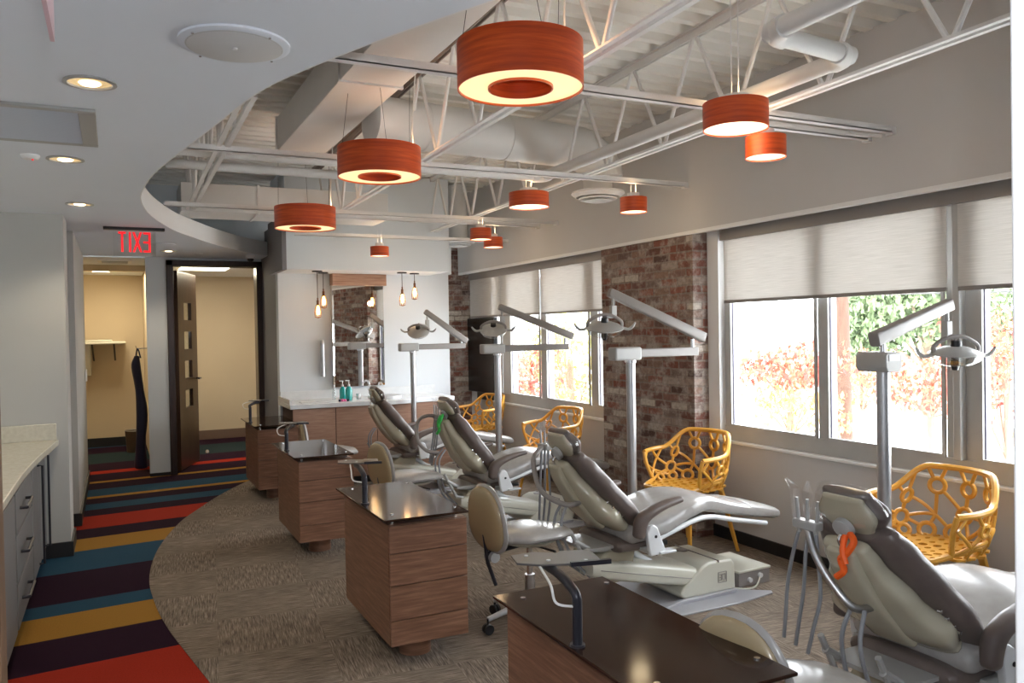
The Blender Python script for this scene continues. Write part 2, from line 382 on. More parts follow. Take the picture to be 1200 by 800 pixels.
def fabric_mat():
    m = bpy.data.materials.new('solar_shade_fabric'); m.use_nodes = True; nt = m.node_tree
    for n in list(nt.nodes): nt.nodes.remove(n)
    out = add(nt, 'ShaderNodeOutputMaterial'); v = objco(nt, (6, 6, 220)); f = noise(nt, v, 1.0, 3)
    col = ramp(nt, f, [(0.3, (0.64, 0.62, 0.59)), (0.7, (0.76, 0.74, 0.71))])
    d = add(nt, 'ShaderNodeBsdfDiffuse'); t = add(nt, 'ShaderNodeBsdfTranslucent'); tr = add(nt, 'ShaderNodeBsdfTransparent')
    nt.links.new(col, d.inputs[0]); nt.links.new(col, t.inputs[0])
    m1 = add(nt, 'ShaderNodeMixShader'); m1.inputs[0].default_value = 0.23; nt.links.new(d.outputs[0], m1.inputs[1]); nt.links.new(t.outputs[0], m1.inputs[2])
    m2 = add(nt, 'ShaderNodeMixShader'); m2.inputs[0].default_value = 0.06; nt.links.new(m1.outputs[0], m2.inputs[1]); nt.links.new(tr.outputs[0], m2.inputs[2])
    nt.links.new(m2.outputs[0], out.inputs[0]); return m
M['fabric'] = fabric_mat()
def glassy(name, tint=(1, 1, 1), refl=0.08, rough=0.02, gcol=(1, 1, 1), mixf=None):
    m = bpy.data.materials.new(name); m.use_nodes = True; nt = m.node_tree
    for n in list(nt.nodes): nt.nodes.remove(n)
    out = add(nt, 'ShaderNodeOutputMaterial'); tr = add(nt, 'ShaderNodeBsdfTransparent'); gl = add(nt, 'ShaderNodeBsdfGlossy')
    tr.inputs[0].default_value = (*tint, 1); gl.inputs[0].default_value = (*gcol, 1); gl.inputs['Roughness'].default_value = rough
    mx = add(nt, 'ShaderNodeMixShader'); 
    if mixf is None:
        lw = add(nt, 'ShaderNodeLayerWeight'); pw = add(nt, 'ShaderNodeMath', operation='POWER'); pw.inputs[1].default_value = 4.0
        ml = add(nt, 'ShaderNodeMath', operation='MULTIPLY_ADD'); ml.inputs[1].default_value = 0.35; ml.inputs[2].default_value = 0.02
        nt.links.new(lw.outputs['Facing'], pw.inputs[0]); nt.links.new(pw.outputs[0], ml.inputs[0]); nt.links.new(ml.outputs[0], mx.inputs[0])
    else: mx.inputs[0].default_value = mixf
    nt.links.new(tr.outputs[0], mx.inputs[1]); nt.links.new(gl.outputs[0], mx.inputs[2]); nt.links.new(mx.outputs[0], out.inputs[0]); return m
M['glass'] = glassy('window_glass')
M['clear'] = glassy('clear_plastic', (0.86, 0.88, 0.88), rough=0.06, mixf=0.22)
M['film'] = glassy('plastic_film', (0.985, 0.985, 0.985), rough=0.12, mixf=0.09)
M['acrylic'] = glassy('clear_acrylic', (0.95, 0.95, 0.95), rough=0.05, mixf=0.06)
M['mirror'] = mat('mirror_glass', (0.86, 0.88, 0.88), 0.01, 1.0)
M['brown_glass'] = mat('bronze_tinted_glass_top', (0.03, 0.014, 0.009), 0.10, spec=0.18)

# ------------------------------------------------------------------ structure
CURVE = [(3.2, 0.25), (2.2, 0.45), (1.5, 0.95), (1.1, 1.45), (0.87, 1.91), (0.71, 2.25), (0.55, 2.65), (0.46, 2.95), (0.37, 3.5), (0.28, 4.05), (0.21, 4.51), (0.17, 4.95),
         (0.16, 5.5), (0.24, 6.2), (0.42, 6.95), (0.61, 7.45), (0.85, 8.0), (1.15, 8.55), (1.52, 9.05)]
cpts = [(p.x, p.y) for p in smooth_path([(x, y, 0) for x, y in CURVE], 5)]
ZC = 2.34
# floors
bm = newbm(); box(bm, -1.6, 3.95, -1.8, 13.2, -0.12, 0.0); struct('floor', bm, M['stripes'])
bm = newbm()
poly = [(3.84, 0.20)] + cpts + [(1.55, 9.4), (3.84, 9.4)]
prism(bm, poly, 0.0, 0.003, 'z'); struct('floor_carpet_tiles', bm, M['tiles'], 'taupe carpet tile floor with a curved edge', 'floor')
# lower ceiling with curved cut-out and its fascia
bm = newbm()
poly = [(3.67, -1.8), (-1.6, -1.8), (-1.6, 9.45), (1.56, 9.45)] + cpts[::-1] + [(3.67, 0.15)]
prism(bm, poly, ZC, ZC + 0.03, 'z'); struct('ceiling', bm, M['ceiling'])
bm = newbm(); inner = []
N = len(cpts)
for i, (x, y) in enumerate(cpts):
    a = Vector(cpts[max(i - 1, 0)]); b = Vector(cpts[min(i + 1, N - 1)]); t = (b - a).normalized(); inner.append((x + t.y * 0.006, y - t.x * 0.006))
ring = cpts + inner[::-1]
for i in range(N - 1):
    prism(bm, [cpts[i], cpts[i + 1], inner[i + 1], inner[i]], ZC, ZC + 0.15, 'z')
bmesh.ops.remove_doubles(bm, verts=bm.verts, dist=1e-5)
struct('trim_1', bm, M['trim_white'], 'curved white fascia round the opening in the lower ceiling', 'ceiling trim')
# roof deck, corrugated
bm = newbm(); prof = []; x = -1.7; up = True
y = -1.9; pitch = 0.15
pr = []
while y < 9.6:
    pr += [(y, 3.07), (y + 0.05, 3.07), (y + 0.075, 3.115), (y + 0.125, 3.115)]; y += pitch
pr += [(y, 3.07), (y, 3.2), (-1.9, 3.2)]
prism(bm, pr, -1.7, 4.0, 'x'); struct('ceiling_deck', bm, M['deck'], 'corrugated metal roof deck painted off-white', 'ceiling')
sbox('ceiling_roof_slab', -1.9, 4.05, -2.0, 13.3, 3.2, 3.35, M['deck'])
# window side wall: low wall, upper wall, ends
sbox('wall_right', 3.84, 4.02, -1.8, 9.6, 0.0, 0.70, M['grey_wall'])
sbox('wall_right_upper', 3.67, 4.02, -1.8, 8.87, 2.165, 3.08, M['grey_wall'])
sbox('wall_right_near', 3.84, 4.02, -1.8, 0.9, 0.70, 2.165, M['grey_wall'])
sbox('wall_right_far', 3.84, 4.02, 8.30, 9.6, 0.70, 2.165, M['grey_wall'])
sbox('wall_right_pier', 3.84, 4.02, 4.577, 5.80, 0.70, 2.165, M['grey_wall'])
sbox('wall_right_end', 3.69, 4.02, 8.87, 9.6, 2.165, 3.08, M['grey_wall'])
sbox('baseboard_right', 3.825, 3.84, -1.8, 4.577, 0.003, 0.085, M['black_base'])
sbox('baseboard_right_far', 3.825, 3.84, 5.77, 8.9, 0.003, 0.085, M['black_base'])
sbox('trim_2', 3.655, 3.69, -1.8, 8.87, 2.15, 2.175, M['trim_white'], 'white bead along the bottom edge of the upper wall', 'trim')
# brick columns
sbox('wall_brick_pier', 3.672, 3.84, 4.577, 5.77, 0.0, 2.165, M['brick'], 'reclaimed brick column standing between the two windows', 'brick column')
sbox('wall_brick_corner', 3.3, 3.84, 8.96, 9.4, 0.0, 3.06, M['brick'], 'reclaimed brick corner column beside the vanity wall', 'brick column')
sbox('trim_3', 3.80, 3.86, 4.46, 4.577, 0.70, 2.165, M['trim_white'], 'white window jamb beside the brick column', 'trim')
# vanity wall, bulkhead, return, door wall
sbox('wall_back', 1.50, 3.36, 8.45, 8.57, 0.0, 2.13, M['white_wall'])
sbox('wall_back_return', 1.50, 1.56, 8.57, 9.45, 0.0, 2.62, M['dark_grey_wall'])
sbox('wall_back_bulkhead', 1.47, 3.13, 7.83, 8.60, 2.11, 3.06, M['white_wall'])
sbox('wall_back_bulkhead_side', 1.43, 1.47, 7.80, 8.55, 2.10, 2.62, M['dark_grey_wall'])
sbox('wall_back_bulkhead_end', 3.13, 3.40, 8.45, 8.60, 2.13, 3.06, M['white_wall'])
DX0, DX1, DZ = 0.58, 1.44, 2.25
sbox('wall_door_upper', 0.31, 1.56, 9.45, 9.57, DZ, 3.06, M['white_wall'])
sbox('wall_door_post', 0.31, DX0 - 0.06, 9.45, 9.57, 0.0, DZ, M['white_wall'])
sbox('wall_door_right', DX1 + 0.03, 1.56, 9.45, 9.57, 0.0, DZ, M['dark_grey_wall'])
sbox('wall_plenum', -1.6, 3.9, 9.2, 9.3, 2.52, 3.08, M['white_wall'])
# dark brown door frame
bm = newbm(); box(bm, DX0 - 0.07, DX0 + 0.0, 9.41, 9.62, 0, DZ + 0.06); box(bm, DX1 - 0.0, DX1 + 0.07, 9.41, 9.62, 0, DZ + 0.06); box(bm, DX0 - 0.07, DX1 + 0.07, 9.41, 9.62, DZ - 0.0, DZ + 0.06)
fr = struct('door_1', bm, M['dark_wood'], 'dark brown door frame of the open office door', 'door frame', bevel=0.006)
# left blocks
sbox('wall_left_block', -1.5, -0.30, 6.33, 6.75, 0.0, ZC, M['soft_grey_wall'])
sbox('wall_left_hall', -1.5, -0.28, 7.30, 9.6, 0.0, ZC, M['soft_grey_wall'])
sbox('wall_left', -1.6, -1.5, -1.8, 13.1, 0.0, 3.1, M['white_wall'])
sbox('wall_front', -1.6, 4.02, -1.9, -1.8, 0.0, 3.1, M['white_wall'])
sbox('baseboard_left', -0.46, -0.285, 6.31, 6.77, 0.002, 0.10, M['black_base'])
sbox('baseboard_hall', -0.5, -0.265, 7.28, 9.6, 0.002, 0.10, M['black_base'])
sbox('baseboard_door_post', 0.305, 0.52, 9.435, 9.45, 0.002, 0.035, M['black_base'])
# rooms beyond
sbox('wall_hall_right', 0.36, 0.52, 9.57, 12.4, 0.0, ZC + 0.05, M['hall_wall'])
sbox('wall_far', -1.5, 2.9, 12.4, 12.5, 0.0, 2.5, M['hall_wall'])
sbox('wall_office_right', 2.6, 2.7, 9.5, 12.4, 0.0, 2.5, M['hall_wall'])
sbox('ceiling_far', -1.5, 2.7, 9.57, 12.45, ZC, ZC + 0.05, M['ceiling'])
sbox('wall_hall_header', -0.7, 0.36, 10.6, 10.72, 2.27, ZC, M['hall_wall'])
sbox('wall_hall_left', -0.75, -0.70, 9.6, 12.4, 0.0, ZC, M['hall_wall'])
sbox('baseboard_far', -0.7, 0.36, 12.38, 12.4, 0.0, 0.12, M['black_base'])
sbox('baseboard_office', 0.52, 2.6, 12.38, 12.4, 0.0, 0.13, mat('brown_vinyl_base', (0.16, 0.1, 0.07), 0.5))
# near right white jamb and near left oak panel (edge of the doorway the photo looks through)
sbox('trim_4', 0.925, 0.99, 0.52, 0.584, 0.0, 2.335, M['trim_white'], 'white door casing close by on the right-hand edge', 'door casing', 0.004)
sbox('trim_5', -0.29, -0.133, 1.16, 1.22, 0.0, 2.3, M['oak'], 'light oak panel edge close by on the left-hand side', 'panel', 0.003)

# ------------------------------------------------------------------ windows
def window(n, y0, y1, bars, label):
    # bars: list of (ya, yb) vertical members
    z0, z1 = 0.70, 2.165
    bm = newbm()
    for ya, yb in bars: box(bm, 3.85, 3.93, ya, yb, z0 + 0.02, z1)
    box(bm, 3.845, 3.935, y0, y1, z0 + 0.0, z0 + 0.105); box(bm, 3.85, 3.93, y0, y1, z1 - 0.06, z1)
    w = struct('window_%d' % n, bm, M['frame'], label, 'window', bevel=0.006)
    bm = newbm()
    for (a, b_), (c, d) in zip(bars, bars[1:]):
        g = 0.018
        box(bm, 3.835, 3.85, b_, b_ + g, z0 + 0.10, z1 - .06); box(bm, 3.835, 3.85, c - g, c, z0 + 0.10, z1 - .06)
        box(bm, 3.835, 3.85, b_ + g, c - g, z0 + 0.10, z0 + 0.118)
    o = obj('window_sash', bm, M['frame'], w)
    bm = newbm()
    for (a, b_), (c, d) in zip(bars, bars[1:]):
        g = 0.018
        box(bm, 3.852, 3.858, b_ + g - .003, b_ + g + .010, z0 + 0.10, z1 - .06); box(bm, 3.852, 3.858, c - g - .006, c - g + .002, z0 + 0.10, z1 - .06)
    obj('window_gasket', bm, M['frame_dark'], w)
    for (a, b_), (c, d) in zip(bars, bars[1:]):
        bm = newbm(); box(bm, 3.885, 3.889, b_, c, z0 + 0.10, z1 - .06); obj('window_pane', bm, M['glass'], w)
    bm = newbm(); box(bm, 3.80, 3.85, y0, y1, z0 - 0.012, z0 + 0.006); obj('window_sill', bm, M['trim_white'], w, bevel=0.003)
    return w
window(1, 0.9, 4.46, [(0.9, 0.96), (1.45, 1.52), (2.42 - 0.5, 2.47 - 0.5), (2.585, 2.77), (3.545, 3.62), (4.40, 4.46)], 'grey aluminium framed window nearest the camera, beside the brick column')
window(2, 5.77, 8.30, [(5.77, 5.80), (6.12, 6.25), (7.07, 7.20), (7.88, 8.10), (8.28, 8.3)], 'grey aluminium framed window beyond the brick column')
bm = newbm(); prism(bm, [(2.66, .8), (2.70, .8), (2.70, 2.1), (2.66, 2.1)], 3.80, 3.85, 'x'); 
struct('trim_6', bm, M['frame'], 'grey window post between two sashes', 'trim', bevel=0.004)
# valance strips and roller shades
sbox('trim_7', 3.78, 3.84, 0.9, 4.42, 2.09, 2.165, M['arm_grey'], 'grey-brown shade pocket above the near window', 'trim')
sbox('trim_8', 3.78, 3.84, 5.77, 8.85, 2.09, 2.165, M['arm_grey'], 'grey-brown shade pocket above the far window', 'trim')
def shade(y0, y1, zb, label, cords=False):
    t = thing('roller_shade', label, 'roller shade', (3.80, (y0 + y1) / 2, zb), 0, 'roller shades')
    h = (y1 - y0) / 2; H = 2.10 - zb
    bm = newbm(); box(bm, -0.001, 0.001, -h, h, 0.02, H); obj('shade_fabric', bm, M['fabric'], t)
    bm = newbm(); box(bm, -0.006, 0.006, -h, h, 0.0, 0.022); obj('hem_bar', bm, M['arm_grey'], t, bevel=0.003)
    bm = newbm(); tube(bm, [(0.0, -h, H + 0.012), (0.0, h, H + 0.012)], 0.02); obj('shade_roller', bm, M['arm_grey'], t, smooth=True)
shade(2.725, 4.40, 1.655, 'wide off-white roller shade beside the brick column, over two panes')
shade(0.95, 2.665, 1.655, 'off-white roller shade over the nearest pane, cut by the white casing')
shade(5.80, 7.085, 1.645, 'off-white roller shade next to the brick column on the far window')
shade(7.115, 8.02, 1.645, 'narrow off-white roller shade at the far end of the far window')
shade(8.03, 8.86, 1.645, 'grey shaded roller shade hanging above the black screen')
# black panel
t = thing('wall_screen', 'black flat screen on the wall between far window and brick corner', 'screen', (3.79, 8.53, 0.78))
bm = newbm(); box(bm, 0, 0.05, -0.33, 0.41, 0, 0.86); obj('screen_body', bm, M['black'], t, bevel=0.004)
bm = newbm(); box(bm, -0.003, 0.0, -0.32, 0.40, 0.01, 0.85); obj('screen_glass', bm, M['black_panel'], t)
bm = newbm(); box(bm, 0.02, 0.055, -0.2, 0.2, -0.08, 0.0); obj('bracket', bm, M['black'], t)

# ------------------------------------------------------------------ roof joists
def jx(k, y): return {1: 2.67 + 0.036 * y, 2: 1.575 + 0.023 * y, 3: 0.50 + 0.01 * y}[k]
def joist(k, y0, y1, label):
    t = thing('roof_joist', label, 'roof joist', (jx(k, y0), y0, 2.5), 0, 'open web roof joists')
    sl = {1: 0.036, 2: 0.023, 3: 0.01}[k]
    def L(y, z, dx=0): return Vector((sl * (y - y0) + dx, y - y0, z - 2.5))
    for nm, z, hh in (('bottom_chord', 2.515, 0.018), ('top_chord', 3.045, 0.022)):
        bm = newbm()
        for dx in (-0.024, 0.024):
            a, b = L(y0, z, dx), L(y1, z, dx)
            sgn = 1 if dx > 0 else -1
            w = 0.012
            for q in ((a.x - w, a.x + w, -0.004 if nm[0] == 'b' else hh - 0.006, 0.002 if nm[0] == 'b' else hh), (a.x - sgn * w - 0.003, a.x - sgn * w + 0.003, -0.0 if nm[0] == 'b' else -hh, hh)):
                vs = [bm.verts.new((xx + (b.x - a.x) * e, a.y + (b.y - a.y) * e, zz + z - 2.5)) for e in (0, 1) for xx, zz in ((q[0], q[2]), (q[1], q[2]), (q[1], q[3]), (q[0], q[3]))]
                for f in ((0, 1, 2, 3), (7, 6, 5, 4), (0, 4, 5, 1), (1, 5, 6, 2), (2, 6, 7, 3), (3, 7, 4, 0)): bm.faces.new([vs[i] for i in f])
        obj(nm, bm, M['steel_white'] if not (k == 2 and nm[0] == 't') else M['steel_brown'], t)
    y = y0 + 0.25; i = 0; node = y
    while y < y1 - 0.35:
        if i % 2 == 0: a, b = L(y, 3.04), L(y + 0.28, 2.52)
        else: a, b = L(y, 2.52), L(y + 0.28, 3.04)
        bm = newbm(); tube(bm, [a, b], 0.0115, 8); obj('web_rod', bm, M['steel_white'], t, smooth=True)
        y += 0.30; i += 1
joist(1, -1.0, 8.9, 'white open web roof joist nearest the windows')
joist(2, -1.0, 7.8, 'white open web roof joist beside the square duct and ring lamps')
joist(3, 3.6, 7.55, 'white open web roof joist above the far left bend of the ceiling')
def bridging(y, x0, x1, z, label, r=0.012):
    bm = newbm(); t = thing('joist_bridging', label, 'bridging bar', (x0, y, z), 0, 'bridging bars across the joists')
    box(bm, 0, x1 - x0, -0.02, 0.02, -0.002, 0.002); box(bm, 0, x1 - x0, -0.02, -0.016, -0.002, 0.03); obj('angle_bar', bm, M['steel_white'], t)
    bm = newbm(); box(bm, x1 - x0 - 0.03, x1 - x0, -0.022, 0.022, -0.012, 0.02); obj('wall_clip', bm, M['steel_white'], t)
bridging(2.93, 0.62, 3.67, 2.49, 'white bridging bar passing just behind the largest ring lamp')
bridging(3.08, 2.80, 3.67, 2.485, 'short lower white bridging bar beside the large drum lamp')
bridging(4.63, 0.30, 3.67, 2.49, 'white bridging bar ending above the drum lamp near the brick column')
bridging(6.50, 0.35, 3.67, 2.46, 'white bridging bar over the pair of far drum lamps')
bridging(6.86, 1.7, 3.67, 2.475, 'white bridging bar just beyond the pair of far drum lamps')
bridging(7.55, 1.5, 3.67, 2.40, 'white bridging bar closest to the vanity bulkhead')
# diagonal braces
bm = newbm(); tube(bm, [(3.67, 3.0, 2.49), (2.82, 3.35, 2.55)], 0.01); tag(obj('diagonal_brace', bm, M['steel_white'], smooth=True), 'thin white diagonal brace from joist to window wall', 'brace')
# sprinkler pipe
t = thing('sprinkler_pipe', 'white sprinkler pipe zigzagging below the deck', 'pipe', (0, 0, 2.56))
bm = newbm(); tube(bm, [(0.2, 4.98, 0), (2.70, 4.98, 0)], 0.036, 14); obj('pipe_run', bm, M['duct'], t, smooth=True)
bm = newbm(); tube(bm, [(2.70, 4.98, 0), (2.64, 2.30, 0)], 0.036, 14); obj('pipe_run', bm, M['duct'], t, smooth=True)
bm = newbm(); tube(bm, [(2.64, 2.30, 0), (2.16, 2.24, 0)], 0.036, 14); obj('pipe_run', bm, M['duct'], t, smooth=True)
bm = newbm(); tube(bm, [(2.16, 2.24, 0), (2.10, -1.0, 0)], 0.036, 14); obj('pipe_run', bm, M['duct'], t, smooth=True)
for p, q, r_ in (((2.62, 4.98, 0), (2.70, 4.98, 0), (2.698, 4.90, 0)), ((2.642, 2.38, 0), (2.64, 2.30, 0), (2.56, 2.29, 0)), ((2.24, 2.25, 0), (2.16, 2.24, 0), (2.158, 2.16, 0))):
    bm = newbm(); pts = [Vector(p).lerp(Vector(q), s).lerp(Vector(q).lerp(Vector(r_), s), s) for s in [i / 6 for i in range(7)]]
    tube(bm, pts, 0.044, 14); obj('elbow', bm, M['duct'], t, smooth=True)
# branch line above
bm = newbm(); tube(bm, [(0.3, 5.6, 2.42), (3.6, 5.6, 2.42)], 0.0001)
bm.free()
bm = newbm(); tube(bm, [(0.32, 5.62, 2.60), (1.6, 5.62, 2.60)], 0.03, 12); tag(obj('conduit_pipe', bm, M['duct'], smooth=True), 'white pipe crossing the far bend of the ceiling opening', 'pipe')
# rectangular duct
t = thing('square_duct', 'large square-sided white air duct beside the ring lamps', 'air duct', (1.24, 0, 2.80))
bm = newbm(); box(bm, -0.17, 0.16, -1.0, 5.95, 0.0, 0.235); obj('duct_body', bm, M['duct'], t, bevel=0.004)
for y in (1.2, 2.6, 4.15, 5.93):
    bm = newbm(); box(bm, -0.18, 0.17, y - 0.012, y + 0.012, -0.01, 0.245); obj('duct_flange', bm, M['duct'], t)
t = thing('crosswise_duct', 'white square duct running crosswise before the vanity bulkhead', 'air duct', (0.5, 7.0, 2.47))
bm = newbm(); box(bm, 0, 1.72, 0, 0.45, 0.03, 0.26); obj('duct_body', bm, M['duct'], t, bevel=0.004)
for x in (0.6, 1.2):
    bm = newbm(); box(bm, x - .01, x + .01, -0.008, 0.458, 0.022, 0.268); obj('duct_flange', bm, M['duct'], t)
# round duct and diffusers
def diffuser(loc, ztop, label, r=0.17, nr=0.62):
    t = thing('round_diffuser', label, 'air diffuser', loc, 0, 'round ceiling diffusers')
    bm = newbm(); lathe(bm, [(r * 0.55, 0.05), (r * 0.62, 0.03), (r * 1.12, 0.02), (r * 1.15, 0.005), (r * 0.95, -0.02), (r * 0.9, -0.012), (r * 0.55, 0.02)], n=36); obj('outer_cone', bm, M['trim_white'], t, smooth=True)
    bm = newbm(); lathe(bm, [(r * 0.35, 0.0), (r * 0.84, -0.028), (r * 0.80, -0.036), (r * 0.35, -0.012)], n=36); obj('middle_cone', bm, M['trim_white'], t, smooth=True)
    bm = newbm(); lathe(bm, [(0, -0.02), (r * 0.5, -0.036), (r * 0.62, -0.046), (r * .5, -0.05), (0, -0.045)], n=36); obj('inner_cone', bm, M['trim_white'], t, smooth=True)
    bm = newbm(); cyl(bm, (0, 0, 0.03), r * 0.62, ztop - loc[2] - 0.03, 28); obj('duct_neck', bm, M['duct'], t, smooth=True)
t = thing('round_duct', 'fat round white air duct crossing between the joists', 'air duct', (1.44, 4.85, 2.80))
arc = [(0, 0, 0), (1.45, 0.17, 0), (1.62, 0.195, -0.02), (1.73, 0.205, -0.07), (1.79, 0.21, -0.14), (1.80, 0.21, -0.2)]
bm = newbm(); tube(bm, smooth_path(arc, 4), 0.15, 28); obj('duct_tube', bm, M['duct'], t, smooth=True)
for u in (0.35, 0.95):
    bm = newbm(); tube(bm, [(u, 0.117 * u, 0), (u + 0.02, 0.117 * u + 0.002, 0)], 0.154, 28); obj('duct_band', bm, M['duct'], t, smooth=True)
diffuser((3.20, 5.06, 2.475), 2.60, 'round white ceiling diffuser hanging near the brick column')
diffuser((3.34, 8.10, 2.45), 3.05, 'round white ceiling diffuser hanging beyond, by the vanity bulkhead', 0.17)

# ------------------------------------------------------------------ lamps
def ring_lamp(loc, label):
    t = thing('ring_pendant_lamp', label, 'pendant lamp', loc, 0, 'ring shaped pendant lamps')
    R, r, h = 0.225, 0.112, 0.16; n = 64
    bm = newbm(); lathe(bm, [(R, 0), (R, h), (R - 0.005, h), (R - 0.005, 0), (R, 0)], n=n); obj('outer_shade', bm, M['lamp_wood'], t, smooth=True)
    bm = newbm(); lathe(bm, [(r, 0), (r + 0.005, 0), (r + 0.005, h), (r, h), (r, 0)], n=n); obj('inner_shade', bm, M['lamp_wood'], t, smooth=True)
    bm = newbm(); lathe(bm, [(r + 0.005, 0.008), (R - 0.005, 0.008), (R - .005, 0.012), (r + .005, 0.012), (r + .005, .008)], n=n); obj('diffuser_ring', bm, M['shade_em'], t, smooth=True)
    bm = newbm()
    for k in range(3):
        a = k * 2 * PI / 3 + 0.4
        wx = R * 0.97 * math.cos(a); up_ = 2.795 if (loc[0] + wx < 1.40 and loc[1] < 5.7) else 3.065
        tube(bm, [(wx, R * 0.97 * math.sin(a), h - .01), (wx * (0.85 if up_ < 3 else 1.0), R * 0.5 * math.sin(a), up_ - loc[2])], 0.0012, 5)
    obj('suspension_wires', bm, M['dark_metal'], t)
    bm = newbm(); tube(bm, smooth_path([(R * .9, 0, h - .01), (R * .9, 0.03, h + 0.12), (R * .95, .03, h + .3), (R * 1.0, 0, 3.06 - loc[2])], 5), 0.004, 6); obj('power_cord', bm, M['tubew'], t, smooth=True)
    light('ring_lamp_uplight', 'POINT', (loc[0] + 0.17, loc[1], loc[2] + 0.19), 0.7, (1, 0.62, 0.32), 0.03)
ring_lamp((1.318, 2.585, 2.354), 'largest looking ring shaped cherry wood pendant, closest to the camera')
ring_lamp((1.313, 4.279, 2.338), 'middle one of the three ring shaped cherry wood pendants')
ring_lamp((1.309, 6.173, 2.286), 'ring shaped cherry wood pendant farthest down the room')
def drum_lamp(loc, D, h, label, ztop, group):
    t = thing('drum_pendant_lamp', label, 'pendant lamp', loc, 0, group)
    R = D / 2
    bm = newbm(); lathe(bm, [(R, 0), (R, h), (R - 0.004, h), (R - 0.004, 0), (R, 0)], n=48); obj('drum_shade', bm, M['lamp_wood'], t, smooth=True)
    bm = newbm(); cyl(bm, (0, 0, 0.006), R - 0.004, 0.004, 48); obj('diffuser_disc', bm, M['drum_em'], t)
    bm = newbm(); cyl(bm, (0, 0, h - 0.008), R - 0.004, 0.004, 48); cyl(bm, (0, 0, h - .004), R * .45, 0.035, 24); obj('top_cap', bm, M['trim_white'], t)
    bm = newbm()
    for dx in (-0.02, 0.02): tube(bm, [(dx, 0, h + 0.02), (dx, 0, ztop - loc[2])], 0.0025, 6)
    obj('hanger_rods', bm, M['trim_white'], t)
    light('drum_lamp_light', 'POINT', (loc[0], loc[1], loc[2] - 0.05), 0.75 * (D / .2), (1, 0.78, 0.48), R * 0.7)
    light('drum_lamp_uplight', 'POINT', (loc[0], loc[1], loc[2] + h + 0.06), 0.35, (1, 0.66, 0.36), 0.03)
drum_lamp((2.459, 2.759, 2.357), 0.28, 0.115, 'big cherry wood drum lamp at upper right, nearest of the drum lamps', 3.05, 'cherry wood drum lamps')
drum_lamp((2.617, 5.035, 2.35), 0.28, 0.10, 'big cherry wood drum lamp left of the near round diffuser', 2.64, 'cherry wood drum lamps')
drum_lamp((2.669, 2.80, 2.258), 0.18, 0.095, 'small cherry wood drum lamp just below the nearest big drum lamp', 2.5, 'small cherry wood drum lamps')
drum_lamp((3.193, 4.60, 2.283), 0.183, 0.10, 'small cherry wood drum lamp hanging right of the near round diffuser', 2.49, 'small cherry wood drum lamps')
drum_lamp((2.792, 6.262, 2.261), 0.18, 0.095, 'front small drum lamp of the overlapping pair in mid room', 2.46, 'small cherry wood drum lamps')
drum_lamp((3.206, 6.907, 2.271), 0.18, 0.095, 'rear small drum lamp of the overlapping pair, half hidden', 2.47, 'small cherry wood drum lamps')
drum_lamp((2.225, 7.30, 2.202), 0.17, 0.088, 'small drum lamp hanging in front of the bulkhead above the mirror', 2.45, 'small cherry wood drum lamps')
# cage pendants at the vanity
def cage(loc, zt, label):
    t = thing('caged_bulb_pendant', label, 'pendant lamp', loc, 0, 'caged bulb pendants at the vanity')
    H = zt - loc[2]
    bm = newbm(); lathe(bm, [(0, 0.02), (0.014, 0.025), (0.02, 0.05), (0.017, 0.09), (0.01, 0.115), (0, 0.12)], n=14); obj('bulb', bm, M['bulb'], t, smooth=True)
    bm = newbm(); cyl(bm, (0, 0, 0.115), 0.012, 0.05, 14); tube(bm, [(0, 0, 0.16), (0, 0, 0.19)], 0.007); obj('socket', bm, mat('aged_brass', (0.16, 0.07, 0.03), 0.35, 0.6), t, smooth=True)
    bm = newbm()
    for k in range(8):
        a = k * PI / 4; pr = [(0.012, 0.125), (0.026, 0.09), (0.033, 0.045), (0.03, 0.0), (0.0, -0.008)]
        tube(bm, [(r * math.cos(a), r * math.sin(a), z) for r, z in pr], 0.0022, 5)
    for r, z in ((0.027, 0.088), (0.033, 0.045), (0.03, 0.0)):
        tube(bm, [(r * math.cos(q * PI / 8), r * math.sin(q * PI / 8), z) for q in range(16)], 0.0018, 5, closed=True)
    obj('wire_cage', bm, mat('bronze_cage', (0.22, 0.12, 0.05), 0.4, 0.6), t)
    bm = newbm(); tube(bm, [(0, 0, 0.18), (0, 0, H)], 0.0035, 6); obj('cord', bm, M['dark_metal'], t)
    bm = newbm(); cyl(bm, (0, 0, H - 0.012), 0.05, 0.012, 24); obj('canopy', bm, M['dark_metal'], t)
    light('cage_bulb_light', 'POINT', (loc[0], loc[1] - 0.05, loc[2] + 0.05), 0.5, (1, 0.6, 0.3), 0.03)
cage((1.80, 8.0, 1.655), 2.11, 'lowest caged bulb pendant, outermost of the pair left of the mirror')
cage((1.90, 8.18, 1.755), 2.11, 'higher caged bulb pendant of the pair left of the mirror')
cage((2.67, 8.0, 1.77), 2.11, 'caged bulb pendant just right of the mirror, lower of its pair')
cage((2.84, 8.1, 1.84), 2.11, 'highest caged bulb pendant, farthest right of the mirror')
